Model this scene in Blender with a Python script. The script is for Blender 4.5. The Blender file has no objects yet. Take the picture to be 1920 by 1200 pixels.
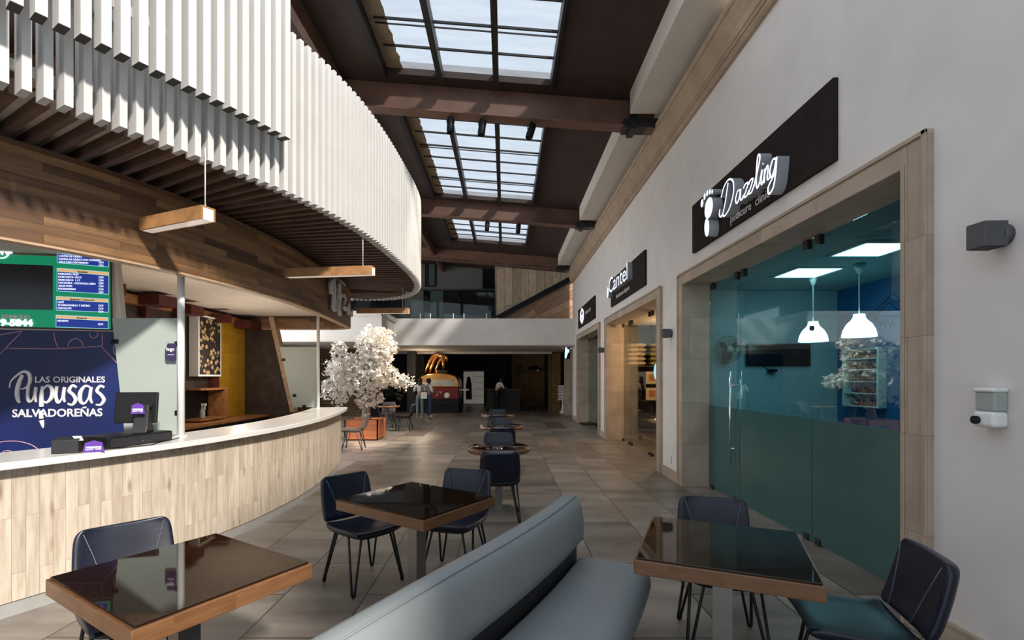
import bpy, bmesh, math, random
from mathutils import Vector, Matrix
random.seed(7)
PI = math.pi
S = bpy.context.scene
C = S.collection
# ------------------------------------------------------------------ camera / light / exposure
F = 915.0; VX = 946.0; VY = 708.0; EYE = 1.6
cd = bpy.data.cameras.new('camera'); cam = bpy.data.objects.new('camera', cd); C.objects.link(cam)
cam.location = (0, 0, EYE); cam.rotation_euler = (PI/2, 0, 0)
cd.sensor_width = 36.0; cd.lens = 36.0*F/1920.0
cd.shift_x = (960-VX)/1920.0; cd.shift_y = (VY-600)/1920.0
cd.clip_start = 0.05; cd.clip_end = 200
S.camera = cam
S.view_settings.view_transform = 'Standard'
try: S.view_settings.look = 'None'
except Exception: pass
S.view_settings.gamma = 1.0
S.view_settings.use_curve_mapping = False
S.view_settings.exposure = 1.0

W = bpy.data.worlds.new('daylight'); S.world = W; W.use_nodes = True
bg = W.node_tree.nodes['Background']; bg.inputs[0].default_value = (0.78, 0.88, 1.0, 1); bg.inputs[1].default_value = 0.55

def add_light(name, kind, loc, energy, color=(1,1,1), direction=None, **kw):
    l = bpy.data.lights.new(name, kind); l.energy = energy; l.color = color
    for k, v in kw.items(): setattr(l, k, v)
    o = bpy.data.objects.new(name, l); C.objects.link(o); o.location = loc
    if direction is not None:
        o.rotation_euler = Vector(direction).to_track_quat('-Z', 'Y').to_euler()
    return o
add_light('sun', 'SUN', (6, -8, 12), 3.4, (1.0, 0.94, 0.86), (-0.9, 1.25, -1.0), angle=math.radians(4))

def P(px, py, Y):                       # a measured picture point at distance Y -> place
    return Vector(((px-VX)*Y/F, Y, EYE-(py-VY)*Y/F))

# ------------------------------------------------------------------ materials
def newmat(name):
    m = bpy.data.materials.new(name); m.use_nodes = True
    nt = m.node_tree; b = nt.nodes['Principled BSDF']
    return m, nt, b
def L(nt, a, b): nt.links.new(a, b)
def uvnode(nt, scale=(1,1,1), rot=0.0, obj=False):
    tc = nt.nodes.new('ShaderNodeTexCoord'); mp = nt.nodes.new('ShaderNodeMapping')
    L(nt, tc.outputs['Object' if obj else 'UV'], mp.inputs[0])
    mp.inputs['Scale'].default_value = scale; mp.inputs['Rotation'].default_value = (0, 0, rot)
    return mp.outputs[0]
def ramp(nt, fac, c0, c1, p0=0.3, p1=0.7):
    r = nt.nodes.new('ShaderNodeValToRGB'); L(nt, fac, r.inputs[0])
    r.color_ramp.elements[0].position = p0; r.color_ramp.elements[0].color = (*c0, 1)
    r.color_ramp.elements[1].position = p1; r.color_ramp.elements[1].color = (*c1, 1)
    return r.outputs[0]
def noise(nt, vec, scale, detail=4, rough=0.55):
    n = nt.nodes.new('ShaderNodeTexNoise'); L(nt, vec, n.inputs['Vector'])
    n.inputs['Scale'].default_value = scale; n.inputs['Detail'].default_value = detail
    n.inputs['Roughness'].default_value = rough
    return n.outputs[0]
def mix(nt, a, b, fac, mode='MIX'):
    m = nt.nodes.new('ShaderNodeMix'); m.data_type = 'RGBA'; m.blend_type = mode
    if isinstance(fac, (int, float)): m.inputs[0].default_value = fac
    else: L(nt, fac, m.inputs[0])
    for sock, v in ((m.inputs[6], a), (m.inputs[7], b)):
        if isinstance(v, tuple): sock.default_value = (*v[:3], 1)
        else: L(nt, v, sock)
    return m.outputs[2]
def bump(nt, b, h, strength=0.2, dist=0.01):
    n = nt.nodes.new('ShaderNodeBump'); n.inputs['Strength'].default_value = strength
    n.inputs['Distance'].default_value = dist
    L(nt, h, n.inputs['Height']); L(nt, n.outputs[0], b.inputs['Normal'])
def mat(name, col, rough=0.5, metal=0.0, var=0.12, scale=6.0, spec=0.5, bmp=0.0, obj=True):
    m, nt, b = newmat(name)
    v = uvnode(nt, obj=obj)
    n = noise(nt, v, scale)
    c0 = tuple(max(0, x*(1-var)) for x in col); c1 = tuple(min(1, x*(1+var)) for x in col)
    L(nt, ramp(nt, n, c0, c1), b.inputs['Base Color'])
    b.inputs['Roughness'].default_value = rough; b.inputs['Metallic'].default_value = metal
    b.inputs['Specular IOR Level'].default_value = spec
    if bmp: bump(nt, b, noise(nt, v, scale*12), bmp)
    return m
def emis(name, col, strength, base=None):
    m, nt, b = newmat(name)
    b.inputs['Base Color'].default_value = (*(base or col), 1)
    b.inputs['Emission Color'].default_value = (*col, 1); b.inputs['Emission Strength'].default_value = strength*0.5
    b.inputs['Roughness'].default_value = 0.5
    n = noise(nt, uvnode(nt, obj=True), 3.0)
    L(nt, ramp(nt, n, tuple(0.96*x for x in col), col), b.inputs['Emission Color'])
    return m
def brickmat(name, c1, c2, mortar, bw, rh, ms=0.003, rot=0.0, rough=0.5, grain=(1,1,1), gscale=6, gamt=0.5, gd=(0.5,0.45,0.4),
             offset=0.5, bmp=0.0, knots=False, loc=(0,0,0), spec=0.5, mottle=0.0):
    m, nt, b = newmat(name)
    tc = nt.nodes.new('ShaderNodeTexCoord'); mp = nt.nodes.new('ShaderNodeMapping')
    L(nt, tc.outputs['UV'], mp.inputs[0]); mp.inputs['Rotation'].default_value = (0, 0, rot); mp.inputs['Location'].default_value = loc
    br = nt.nodes.new('ShaderNodeTexBrick'); L(nt, mp.outputs[0], br.inputs['Vector'])
    br.offset = offset; br.inputs['Scale'].default_value = 1.0
    br.inputs['Brick Width'].default_value = bw; br.inputs['Row Height'].default_value = rh
    br.inputs['Mortar Size'].default_value = ms; br.inputs['Mortar Smooth'].default_value = 0.1
    br.inputs['Color1'].default_value = (*c1, 1); br.inputs['Color2'].default_value = (*c2, 1); br.inputs['Mortar'].default_value = (*mortar, 1)
    g = nt.nodes.new('ShaderNodeMapping'); L(nt, mp.outputs[0], g.inputs[0]); g.inputs['Scale'].default_value = grain
    # shift the grain per plank by adding the plank colour
    add = nt.nodes.new('ShaderNodeVectorMath'); add.operation = 'MULTIPLY_ADD'
    L(nt, br.outputs['Color'], add.inputs[0]); add.inputs[1].default_value = (37, 41, 13); L(nt, g.outputs[0], add.inputs[2])
    n = noise(nt, add.outputs[0], gscale, 6, 0.6)
    dark = ramp(nt, n, gd, (1, 1, 1), 0.35, 0.62)
    col = mix(nt, br.outputs['Color'], dark, gamt, 'MULTIPLY')
    if knots:
        vo = nt.nodes.new('ShaderNodeTexVoronoi'); k = nt.nodes.new('ShaderNodeMapping'); L(nt, mp.outputs[0], k.inputs[0])
        k.inputs['Scale'].default_value = (1.6, 6.5, 1); L(nt, k.outputs[0], vo.inputs['Vector']); vo.inputs['Scale'].default_value = 1.15
        kk = ramp(nt, vo.outputs['Distance'], (0.35, 0.24, 0.15), (1, 1, 1), 0.03, 0.16)
        col = mix(nt, col, kk, 0.75, 'MULTIPLY')
    if mottle:
        n2 = noise(nt, mp.outputs[0], 1.3, 5)
        col = mix(nt, col, ramp(nt, n2, (0.6, 0.58, 0.56), (1.15, 1.15, 1.15)), mottle, 'MULTIPLY')
    L(nt, col, b.inputs['Base Color']); b.inputs['Roughness'].default_value = rough; b.inputs['Specular IOR Level'].default_value = spec
    if bmp: bump(nt, b, n, bmp, 0.004)
    return m
def glassmat(name, tint, refl=0.12, rough=0.0, ior=1.5):
    m = bpy.data.materials.new(name); m.use_nodes = True; nt = m.node_tree; nt.nodes.clear()
    out = nt.nodes.new('ShaderNodeOutputMaterial'); mx = nt.nodes.new('ShaderNodeMixShader')
    t = nt.nodes.new('ShaderNodeBsdfTransparent'); g = nt.nodes.new('ShaderNodeBsdfGlossy'); fr = nt.nodes.new('ShaderNodeLayerWeight')
    n = noise(nt, uvnode(nt, obj=True), 0.4)
    L(nt, ramp(nt, n, tuple(0.97*x for x in tint), tint), t.inputs[0])
    g.inputs['Roughness'].default_value = rough; fr.inputs[0].default_value = 0.5; pw = nt.nodes.new('ShaderNodeMath'); pw.operation = 'POWER'; pw.inputs[1].default_value = 4.0; L(nt, fr.outputs['Facing'], pw.inputs[0])
    g.inputs[0].default_value = (0.95, 1, 1, 1)
    ma = nt.nodes.new('ShaderNodeMath'); ma.operation = 'ADD'; ma.inputs[1].default_value = refl; ma.use_clamp = True
    L(nt, pw.outputs[0], ma.inputs[0])
    L(nt, ma.outputs[0], mx.inputs[0]); L(nt, t.outputs[0], mx.inputs[1]); L(nt, g.outputs[0], mx.inputs[2]); L(nt, mx.outputs[0], out.inputs[0])
    return m

M = {}
M['floor'] = brickmat('floor_tile', (0.32, 0.28, 0.24), (0.19, 0.165, 0.142), (0.03, 0.026, 0.023), 1.2, 0.6, 0.005, rot=-PI/2, rough=0.36,
                      grain=(2.4, 0.6, 1), gscale=1.4, gamt=0.85, gd=(0.48, 0.45, 0.43), loc=(0, 0.18, 0), mottle=0.5)
M['plaster'] = mat('white_plaster', (0.69, 0.645, 0.61), 0.8, var=0.05, scale=2.5, bmp=0.05)
M['plaster_cream'] = mat('cream_plaster', (0.62, 0.57, 0.50), 0.8, var=0.04, scale=2)
M['parapet'] = mat('parapet_plaster', (0.66, 0.62, 0.57), 0.8, var=0.04, scale=2)
M['stone'] = brickmat('tan_stone', (0.48, 0.385, 0.295), (0.41, 0.32, 0.24), (0.25, 0.19, 0.14), 0.9, 0.62, 0.002, rough=0.75, grain=(1, 1, 1), gscale=3.0,
                      gamt=0.45, gd=(0.6, 0.56, 0.52), bmp=0.1, mottle=0.3)
M['cornice'] = mat('cornice_stone', (0.38, 0.28, 0.19), 0.75, var=0.15, scale=3)
M['roof'] = mat('dark_roof', (0.036, 0.020, 0.015), 0.7, var=0.25, scale=3)
M['steel_brown'] = mat('brown_steel', (0.15, 0.075, 0.05), 0.5, var=0.2, scale=3)
M['black_steel'] = mat('black_steel', (0.012, 0.010, 0.010), 0.5)
M['black'] = mat('black_paint', (0.006, 0.006, 0.007), 0.5, scale=12, spec=0.25)
M['rod'] = mat('black_rod', (0.010, 0.010, 0.012), 0.35, metal=0.3)
M['slat'] = mat('white_slat', (0.53, 0.52, 0.50), 0.35, var=0.03, scale=4)
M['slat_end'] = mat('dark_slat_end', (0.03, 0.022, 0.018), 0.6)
M['rib'] = mat('dark_wood_rib', (0.095, 0.046, 0.028), 0.55, var=0.35, scale=5)
M['kiosk_soffit'] = mat('cream_soffit', (0.62, 0.55, 0.47), 0.8, var=0.05)
M['fascia'] = brickmat('walnut_planks', (0.27, 0.15, 0.066), (0.085, 0.038, 0.017), (0.03, 0.014, 0.008), 0.75, 0.062, 0.0012, rough=0.5,
                       grain=(1.5, 14, 1), gscale=1.6, gamt=0.6, gd=(0.4, 0.33, 0.28), offset=0.37)
M['ply_edge'] = mat('plywood_edge', (0.42, 0.28, 0.17), 0.6, var=0.2, scale=14)
M['counter_wood'] = brickmat('pale_oak_planks', (0.56, 0.485, 0.395), (0.46, 0.39, 0.31), (0.20, 0.15, 0.11), 0.66, 0.072, 0.0010, rot=PI/2, rough=0.5,
                             grain=(1.3, 12, 1), gscale=1.9, gamt=0.6, gd=(0.55, 0.46, 0.38), offset=0.43, knots=True)
M['counter_top'] = mat('white_solid_surface', (0.66, 0.63, 0.59), 0.22, var=0.04, scale=9)
M['kick'] = mat('grey_plinth', (0.34, 0.33, 0.31), 0.4, metal=0.2, var=0.08)
M['table_wood'] = brickmat('table_oak', (0.185, 0.088, 0.038), (0.12, 0.055, 0.023), (0.16, 0.08, 0.04), 0.22, 0.2, 0.0006, rough=0.35,
                           grain=(2, 16, 1), gscale=2.0, gamt=0.6, gd=(0.5, 0.42, 0.35))
M['table_glass'] = mat('brown_table_glass', (0.014, 0.006, 0.0025), 0.03, var=0.1, scale=2, spec=0.45)
M['leather'] = mat('navy_leather', (0.007, 0.009, 0.020), 0.34, var=0.3, scale=9, spec=0.42, bmp=0.04)
M['leather_brown'] = mat('brown_leather', (0.10, 0.075, 0.06), 0.4, var=0.2, scale=9)
M['stitch'] = mat('stitch_thread', (0.10, 0.10, 0.13), 0.6)
M['post_steel'] = mat('brushed_steel', (0.30, 0.28, 0.26), 0.38, metal=0.85, var=0.1)
M['chrome'] = mat('chrome', (0.75, 0.75, 0.74), 0.15, metal=1.0, var=0.03)
M['sofa'] = mat('pale_grey_leatherette', (0.215, 0.23, 0.232), 0.48, var=0.04, scale=3, bmp=0.03)
M['sofa_dark'] = mat('black_leatherette', (0.012, 0.011, 0.013), 0.5)
M['sign_board'] = mat('dark_brown_board', (0.020, 0.012, 0.010), 0.75, var=0.25, scale=8, spec=0.2)
M['letter_side'] = mat('grey_letter_side', (0.35, 0.36, 0.38), 0.45)
M['letter_lit'] = emis('lit_letter_face', (0.80, 0.83, 1.0), 1.0)
M['white'] = mat('white_paint', (0.75, 0.75, 0.73), 0.5, var=0.03)
M['white_text'] = mat('white_lettering', (0.72, 0.68, 0.68), 0.6, var=0.02)
M['lamp_grey'] = mat('grey_lamp_housing', (0.075, 0.075, 0.08), 0.55, var=0.1)
M['glass_teal'] = glassmat('teal_glass', (0.50, 0.79, 0.83), 0.07)
M['glass_warm'] = glassmat('clear_glass', (0.88, 0.86, 0.80), 0.03)
M['glass_clear'] = glassmat('clear_rail_glass', (0.92, 0.95, 0.94), 0.02)
M['frost'] = mat('frosted_film', (0.04, 0.115, 0.108), 0.16, var=0.1, scale=1.5, spec=0.7)
M['partition'] = mat('frosted_partition_glass', (0.33, 0.37, 0.335), 0.6, var=0.04, scale=2)
M['clinic_wall'] = mat('pale_aqua_wall', (0.46, 0.55, 0.58), 0.8, var=0.04)
M['clinic_blue'] = mat('deep_blue_wall', (0.02, 0.14, 0.34), 0.7, var=0.1)
M['clinic_ceiling'] = brickmat('ceiling_tiles', (0.22, 0.36, 0.37), (0.21, 0.34, 0.35), (0.08, 0.14, 0.15), 0.6, 0.6, 0.004, rough=0.8, offset=0.0, gamt=0.1)  # tile colour darkened to carry the shade of an unlit ceiling
M['panel_light'] = emis('ceiling_panel_diffuser', (0.95, 1.0, 1.0), 9.0)
M['shade'] = emis('pendant_shade', (1.0, 0.95, 0.92), 5.5, (0.85, 0.85, 0.85))
M['blue_poster'] = None
M['green_board'] = emis('green_menu_face', (0.0, 0.22, 0.10), 0.7)
M['menu_blue'] = emis('menu_blue', (0.01, 0.03, 0.24), 0.8)
M['menu_tan'] = emis('menu_tan', (0.75, 0.45, 0.2), 0.7)
M['menu_white'] = emis('menu_white', (0.85, 0.9, 0.95), 0.8)
M['menu_light'] = emis('menu_border', (0.35, 0.7, 0.8), 0.7)
M['screen'] = mat('dark_screen', (0.008, 0.010, 0.014), 0.2)
M['dark_red'] = mat('dark_red_wood', (0.07, 0.010, 0.008), 0.5, var=0.3, scale=6)
M['orange_wood'] = mat('orange_wood', (0.30, 0.13, 0.045), 0.5, var=0.3, scale=10)
M['dark_tile'] = mat('dark_slate_panel', (0.035, 0.022, 0.016), 0.6, var=0.5, scale=6)
M['yellow'] = brickmat('yellow_tile', (0.50, 0.27, 0.012), (0.43, 0.225, 0.01), (0.6, 0.42, 0.1), 0.2, 0.2, 0.003, rough=0.45, offset=0.0, gamt=0.3)
M['purple'] = mat('purple_card', (0.10, 0.03, 0.28), 0.5)
M['purple_dark'] = mat('dark_purple_card', (0.03, 0.02, 0.07), 0.5)
M['planter'] = brickmat('orange_cedar', (0.40, 0.135, 0.055), (0.30, 0.095, 0.035), (0.12, 0.04, 0.02), 2.0, 0.13, 0.003, rough=0.5, grain=(2, 14, 1), gscale=1.5, gamt=0.4)
M['petal'] = mat('white_petal', (0.90, 0.85, 0.78), 0.6, var=0.06, scale=20)
M['bark'] = mat('dark_bark', (0.07, 0.045, 0.03), 0.8, var=0.3, scale=15)
M['trunk'] = mat('pale_trunk', (0.35, 0.32, 0.28), 0.7, var=0.3, scale=15)
M['copper'] = mat('polished_copper', (0.72, 0.36, 0.12), 0.22, metal=1.0, var=0.1)
M['van_red'] = mat('dark_red_enamel', (0.16, 0.01, 0.01), 0.3, var=0.1)
M['rock'] = brickmat('rough_stone_cladding', (0.22, 0.13, 0.06), (0.12, 0.07, 0.03), (0.03, 0.02, 0.012), 0.5, 0.12, 0.006, rough=0.85, gscale=9, gamt=0.8, gd=(0.3, 0.26, 0.22))
M['grey_wall'] = mat('grey_render', (0.13, 0.13, 0.12), 0.8, var=0.06)
M['reclaimed'] = brickmat('reclaimed_planks', (0.64, 0.50, 0.37), (0.44, 0.33, 0.23), (0.06, 0.04, 0.03), 3.0, 0.32, 0.006, rot=PI/2, rough=0.7, grain=(2, 8, 1), gscale=1.6, gamt=0.6)
M['stair_wood'] = brickmat('stair_side_planks', (0.46, 0.29, 0.18), (0.22, 0.12, 0.07), (0.04, 0.02, 0.015), 3.0, 0.28, 0.006, rot=-0.46, rough=0.7, grain=(2, 8, 1), gscale=1.6, gamt=0.6)
M['dark_glass'] = mat('dark_window_glass', (0.008, 0.012, 0.014), 0.05, spec=0.8)
M['teal_dark'] = mat('dim_teal_wall', (0.05, 0.085, 0.08), 0.7)
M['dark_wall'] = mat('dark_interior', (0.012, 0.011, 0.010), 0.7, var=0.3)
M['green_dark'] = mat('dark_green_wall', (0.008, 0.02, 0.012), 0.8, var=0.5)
M['ochre'] = mat('ochre_wall', (0.16, 0.09, 0.03), 0.8, var=0.3)
M['ochre_shop'] = mat('amber_shop_wall', (0.62, 0.38, 0.14), 0.8, var=0.1)
M['shelf_dark'] = mat('black_shelf', (0.02, 0.014, 0.010), 0.5)
M['pillow'] = mat('olive_brocade', (0.22, 0.19, 0.07), 0.6, var=0.6, scale=40)
M['pillow2'] = mat('pale_linen', (0.5, 0.42, 0.32), 0.7, var=0.3, scale=30)
M['skin'] = mat('skin', (0.42, 0.24, 0.16), 0.6)
M['hair'] = mat('dark_hair', (0.03, 0.018, 0.014), 0.5)
M['jeans'] = mat('blue_denim', (0.05, 0.08, 0.16), 0.8)
M['sage'] = mat('grey_green_trousers', (0.16, 0.19, 0.17), 0.8)
M['cloth_white'] = mat('white_cotton', (0.72, 0.68, 0.62), 0.8, var=0.06)
M['tan_panel'] = mat('tan_roof_sheet', (0.30, 0.22, 0.14), 0.7, var=0.3, scale=4)
M['steel_fridge'] = mat('stainless_front', (0.42, 0.40, 0.36), 0.4, metal=0.3, var=0.25, scale=2)
M['tiles_dark'] = mat('dark_floor_plate', (0.09, 0.07, 0.06), 0.5, var=0.2)
def sky_panel():
    m = bpy.data.materials.new('translucent_roof_sheet'); m.use_nodes = True; nt = m.node_tree; nt.nodes.clear()
    out = nt.nodes.new('ShaderNodeOutputMaterial'); mx = nt.nodes.new('ShaderNodeMixShader')
    t = nt.nodes.new('ShaderNodeBsdfTransparent'); e = nt.nodes.new('ShaderNodeEmission')
    n = noise(nt, uvnode(nt, (1, 5, 1)), 1.1, 3)
    L(nt, ramp(nt, n, (0.60, 0.67, 0.76), (0.86, 0.92, 1.0)), e.inputs[0]); e.inputs[1].default_value = 0.42  # emission stands in for daylight diffused through the sheet
    mx.inputs[0].default_value = 0.58
    t.inputs[0].default_value = (0.9, 0.95, 1, 1)
    L(nt, t.outputs[0], mx.inputs[1]); L(nt, e.outputs[0], mx.inputs[2]); L(nt, mx.outputs[0], out.inputs[0])
    return m
M['skylight'] = sky_panel()

# ------------------------------------------------------------------ mesh builder
class MB:
    def __init__(s): s.v = []; s.f = []; s.uv = {}; s.sm = set(); s.mi = {}
    def add(s, vs, fs, smooth=False, uvs=None, mi=0):
        o = len(s.v); s.v += [Vector(p) for p in vs]
        for k, f in enumerate(fs):
            i = len(s.f); s.f.append(tuple(o+a for a in f))
            if smooth: s.sm.add(i)
            if uvs: s.uv[i] = uvs[k]
            if mi: s.mi[i] = mi
        return s
    def box(s, x0, x1, y0, y1, z0, z1, mi=0):
        vs = [(x0,y0,z0),(x1,y0,z0),(x1,y1,z0),(x0,y1,z0),(x0,y0,z1),(x1,y0,z1),(x1,y1,z1),(x0,y1,z1)]
        return s.add(vs, [(0,3,2,1),(4,5,6,7),(0,1,5,4),(1,2,6,5),(2,3,7,6),(3,0,4,7)], mi=mi)
    def cbox(s, c, size, rot=None, mi=0):
        hx, hy, hz = [a/2 for a in size]; c = Vector(c)
        vs = [Vector(p) for p in [(-hx,-hy,-hz),(hx,-hy,-hz),(hx,hy,-hz),(-hx,hy,-hz),(-hx,-hy,hz),(hx,-hy,hz),(hx,hy,hz),(-hx,hy,hz)]]
        if rot is not None: vs = [rot @ p for p in vs]
        return s.add([p+c for p in vs], [(0,3,2,1),(4,5,6,7),(0,1,5,4),(1,2,6,5),(2,3,7,6),(3,0,4,7)], mi=mi)
    def prism(s, poly, axis, a0, a1, smooth=False, mi=0):
        n = len(poly)
        def mk(p, a):
            return {'z': (p[0], p[1], a), 'x': (a, p[0], p[1]), 'y': (p[0], a, p[1])}[axis]
        vs = [mk(p, a0) for p in poly] + [mk(p, a1) for p in poly]
        fs = [tuple(range(n))[::-1], tuple(range(n, 2*n))]
        s.add(vs, fs, mi=mi)
        o = len(s.v)-2*n
        for i in range(n):
            j = (i+1) % n; k = len(s.f); s.f.append((o+i, o+j, o+n+j, o+n+i))
            if smooth: s.sm.add(k)
            if mi: s.mi[k] = mi
        return s
    def tube(s, pts, r, n=8, closed=False, caps=True):
        pts = [Vector(p) for p in pts]; m = len(pts); rings = []
        up = Vector((0, 0, 1))
        rr = r if isinstance(r, (list, tuple)) else [r]*m
        prev = None
        for i, p in enumerate(pts):
            a = pts[(i-1) % m] if (closed or i > 0) else p
            b = pts[(i+1) % m] if (closed or i < m-1) else p
            t = (b-a).normalized()
            if prev is None:
                u = t.cross(up)
                if u.length < 1e-3: u = t.cross(Vector((1, 0, 0)))
            else:
                u = prev - t*prev.dot(t)
                if u.length < 1e-4: u = t.cross(up)
            u.normalize(); prev = u; w = t.cross(u)
            rings.append([p + (u*math.cos(2*PI*k/n) + w*math.sin(2*PI*k/n))*rr[i] for k in range(n)])
        vs = [q for R in rings for q in R]; fs = []
        for i in range(m if closed else m-1):
            for k in range(n):
                a = i*n+k; b = i*n+(k+1) % n; c = ((i+1) % m)*n+(k+1) % n; d = ((i+1) % m)*n+k
                fs.append((a, b, c, d))
        s.add(vs, fs, smooth=True)
        if caps and not closed:
            o = len(s.v)-len(vs)
            s.f.append(tuple(o+k for k in range(n))[::-1]); s.f.append(tuple(o+(m-1)*n+k for k in range(n)))
        return s
    def lathe(s, prof, c=(0,0,0), n=24, smooth=True, rot=None):
        c = Vector(c); vs = []
        for r, z in prof:
            for k in range(n):
                p = Vector((r*math.cos(2*PI*k/n), r*math.sin(2*PI*k/n), z))
                if rot is not None: p = rot @ p
                vs.append(p+c)
        fs = []
        for i in range(len(prof)-1):
            for k in range(n):
                fs.append((i*n+k, i*n+(k+1) % n, (i+1)*n+(k+1) % n, (i+1)*n+k))
        s.add(vs, fs, smooth=smooth)
        o = len(s.v)-len(vs); m = len(prof)
        if prof[0][0] > 1e-5: s.f.append(tuple(o+k for k in range(n))[::-1])
        if prof[-1][0] > 1e-5: s.f.append(tuple(o+(m-1)*n+k for k in range(n)))
        return s
    def ball(s, c, r, n=12, sq=(1,1,1), rot=None):
        prof = [(math.sin(PI*i/n), -math.cos(PI*i/n)) for i in range(n+1)]
        c = Vector(c); vs = []
        for a, z in prof:
            for k in range(n):
                p = Vector((a*math.cos(2*PI*k/n)*r*sq[0], a*math.sin(2*PI*k/n)*r*sq[1], z*r*sq[2]))
                if rot is not None: p = rot @ p
                vs.append(p+c)
        fs = [(i*n+k, i*n+(k+1) % n, (i+1)*n+(k+1) % n, (i+1)*n+k) for i in range(n) for k in range(n)]
        return s.add(vs, fs, smooth=True)
    def band(s, path, z0, z1, th):
        """vertical curved board: path outer face, th thickness to the left (inward)"""
        nrm = normals(path); inn = [(p[0]+nrm[i][0]*th, p[1]+nrm[i][1]*th) for i, p in enumerate(path)]
        d = [0]
        for i in range(1, len(path)): d.append(d[-1]+math.dist(path[i], path[i-1]))
        m = len(path); vs = []
        for i in range(m):
            vs += [(path[i][0], path[i][1], z0), (path[i][0], path[i][1], z1), (inn[i][0], inn[i][1], z1), (inn[i][0], inn[i][1], z0)]
        fs = []; uv = []
        for i in range(m-1):
            a = 4*i; b = 4*(i+1)
            for q in range(4):
                q2 = (q+1) % 4
                fs.append((a+q, b+q, b+q2, a+q2))
                vv = [z0, z1, z1+th, z1+th+(z1-z0), z1+2*th+(z1-z0)]
                v0, v1 = vv[q], vv[q+1]
                uv.append([(d[i], v0), (d[i+1], v0), (d[i+1], v1), (d[i], v1)])
        s.add(vs, fs, uvs=uv, smooth=False)
        o = len(s.v)-len(vs)
        s.f.append((o, o+1, o+2, o+3)); e = o+4*(m-1); s.f.append((e+3, e+2, e+1, e))
        return s
    def build(s, name, m, parent=None, loc=None, bevel=0, sub=0, smooth=False, segs=2):
        me = bpy.data.meshes.new(name); me.from_pydata([tuple(p) for p in s.v], [], s.f)
        ms = m if isinstance(m, (list, tuple)) else [m]
        for a in ms: me.materials.append(a)
        me.update()
        uvl = me.uv_layers.new(name='UVMap')
        for i, p in enumerate(me.polygons):
            if i in s.sm or smooth: p.use_smooth = True
            if i in s.mi: p.material_index = s.mi[i]
            if i in s.uv:
                for k, li in enumerate(p.loop_indices): uvl.data[li].uv = s.uv[i][k]
            else:
                n = p.normal; ax = max(range(3), key=lambda q: abs(n[q]))
                for li in p.loop_indices:
                    c = me.vertices[me.loops[li].vertex_index].co
                    uvl.data[li].uv = (c.y, c.z) if ax == 0 else ((c.x, c.z) if ax == 1 else (c.x, c.y))
        bm = bmesh.new(); bm.from_mesh(me); bmesh.ops.recalc_face_normals(bm, faces=bm.faces); bm.to_mesh(me); bm.free()
        o = bpy.data.objects.new(name, me); C.objects.link(o)
        if loc is not None: o.location = loc
        if parent is not None: o.parent = parent
        if bevel:
            b = o.modifiers.new('bevel', 'BEVEL'); b.width = bevel; b.segments = segs; b.limit_method = 'ANGLE'
        if sub:
            b = o.modifiers.new('sub', 'SUBSURF'); b.levels = sub; b.render_levels = sub
        return o
def normals(path):
    out = []
    for i in range(len(path)):
        a = path[max(0, i-1)]; b = path[min(len(path)-1, i+1)]
        dx, dy = b[0]-a[0], b[1]-a[1]; l = math.hypot(dx, dy)
        out.append((-dy/l, dx/l))          # left of travel
    return out
def spline(pts, step=0.1):
    """Catmull-Rom through points, resampled at equal steps"""
    dense = []
    q = [pts[0]] + list(pts) + [pts[-1]]
    for i in range(1, len(q)-2):
        p0, p1, p2, p3 = [Vector(a) for a in q[i-1:i+3]]
        for k in range(20):
            t = k/20
            dense.append(0.5*((2*p1)+(p2-p0)*t+(2*p0-5*p1+4*p2-p3)*t*t+(3*p1-p0-3*p2+p3)*t**3))
    dense.append(Vector(q[-1]))
    out = [dense[0]]; acc = 0
    for a, b in zip(dense, dense[1:]):
        l = (b-a).length
        while acc + l >= step:
            r = (step-acc)/l; a = a+(b-a)*r; out.append(a.copy()); l = (b-a).length; acc = 0
        acc += l
    return [tuple(p) for p in out]
def setp(o, label=None, cat=None, group=None, kind=None):
    if label: o['label'] = label
    if cat: o['category'] = cat
    if group: o['group'] = group
    if kind: o['kind'] = kind
    return o
def thing(name, label, cat, loc=(0,0,0), rz=0, group=None):
    o = bpy.data.objects.new(name, None); C.objects.link(o); o.location = loc; o.rotation_euler = (0, 0, rz); o.empty_display_size = 0.1
    return setp(o, label, cat, group)
def struct(name, mb, m, parent=None, label=None, **kw):
    o = mb.build(name, m, parent, **kw)
    if parent is None: setp(o, label, kind='structure')
    return o
def copy_tree(o, parent=None, loc=None, rz=None, label=None, group=None):
    c = o.copy(); C.objects.link(c)
    if parent is not None: c.parent = parent
    if loc is not None: c.location = loc
    if rz is not None: c.rotation_euler = (0, 0, rz)
    if label: c['label'] = label
    if group: c['group'] = group
    for ch in list(o.children):
        copy_tree(ch, c)
    return c
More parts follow.
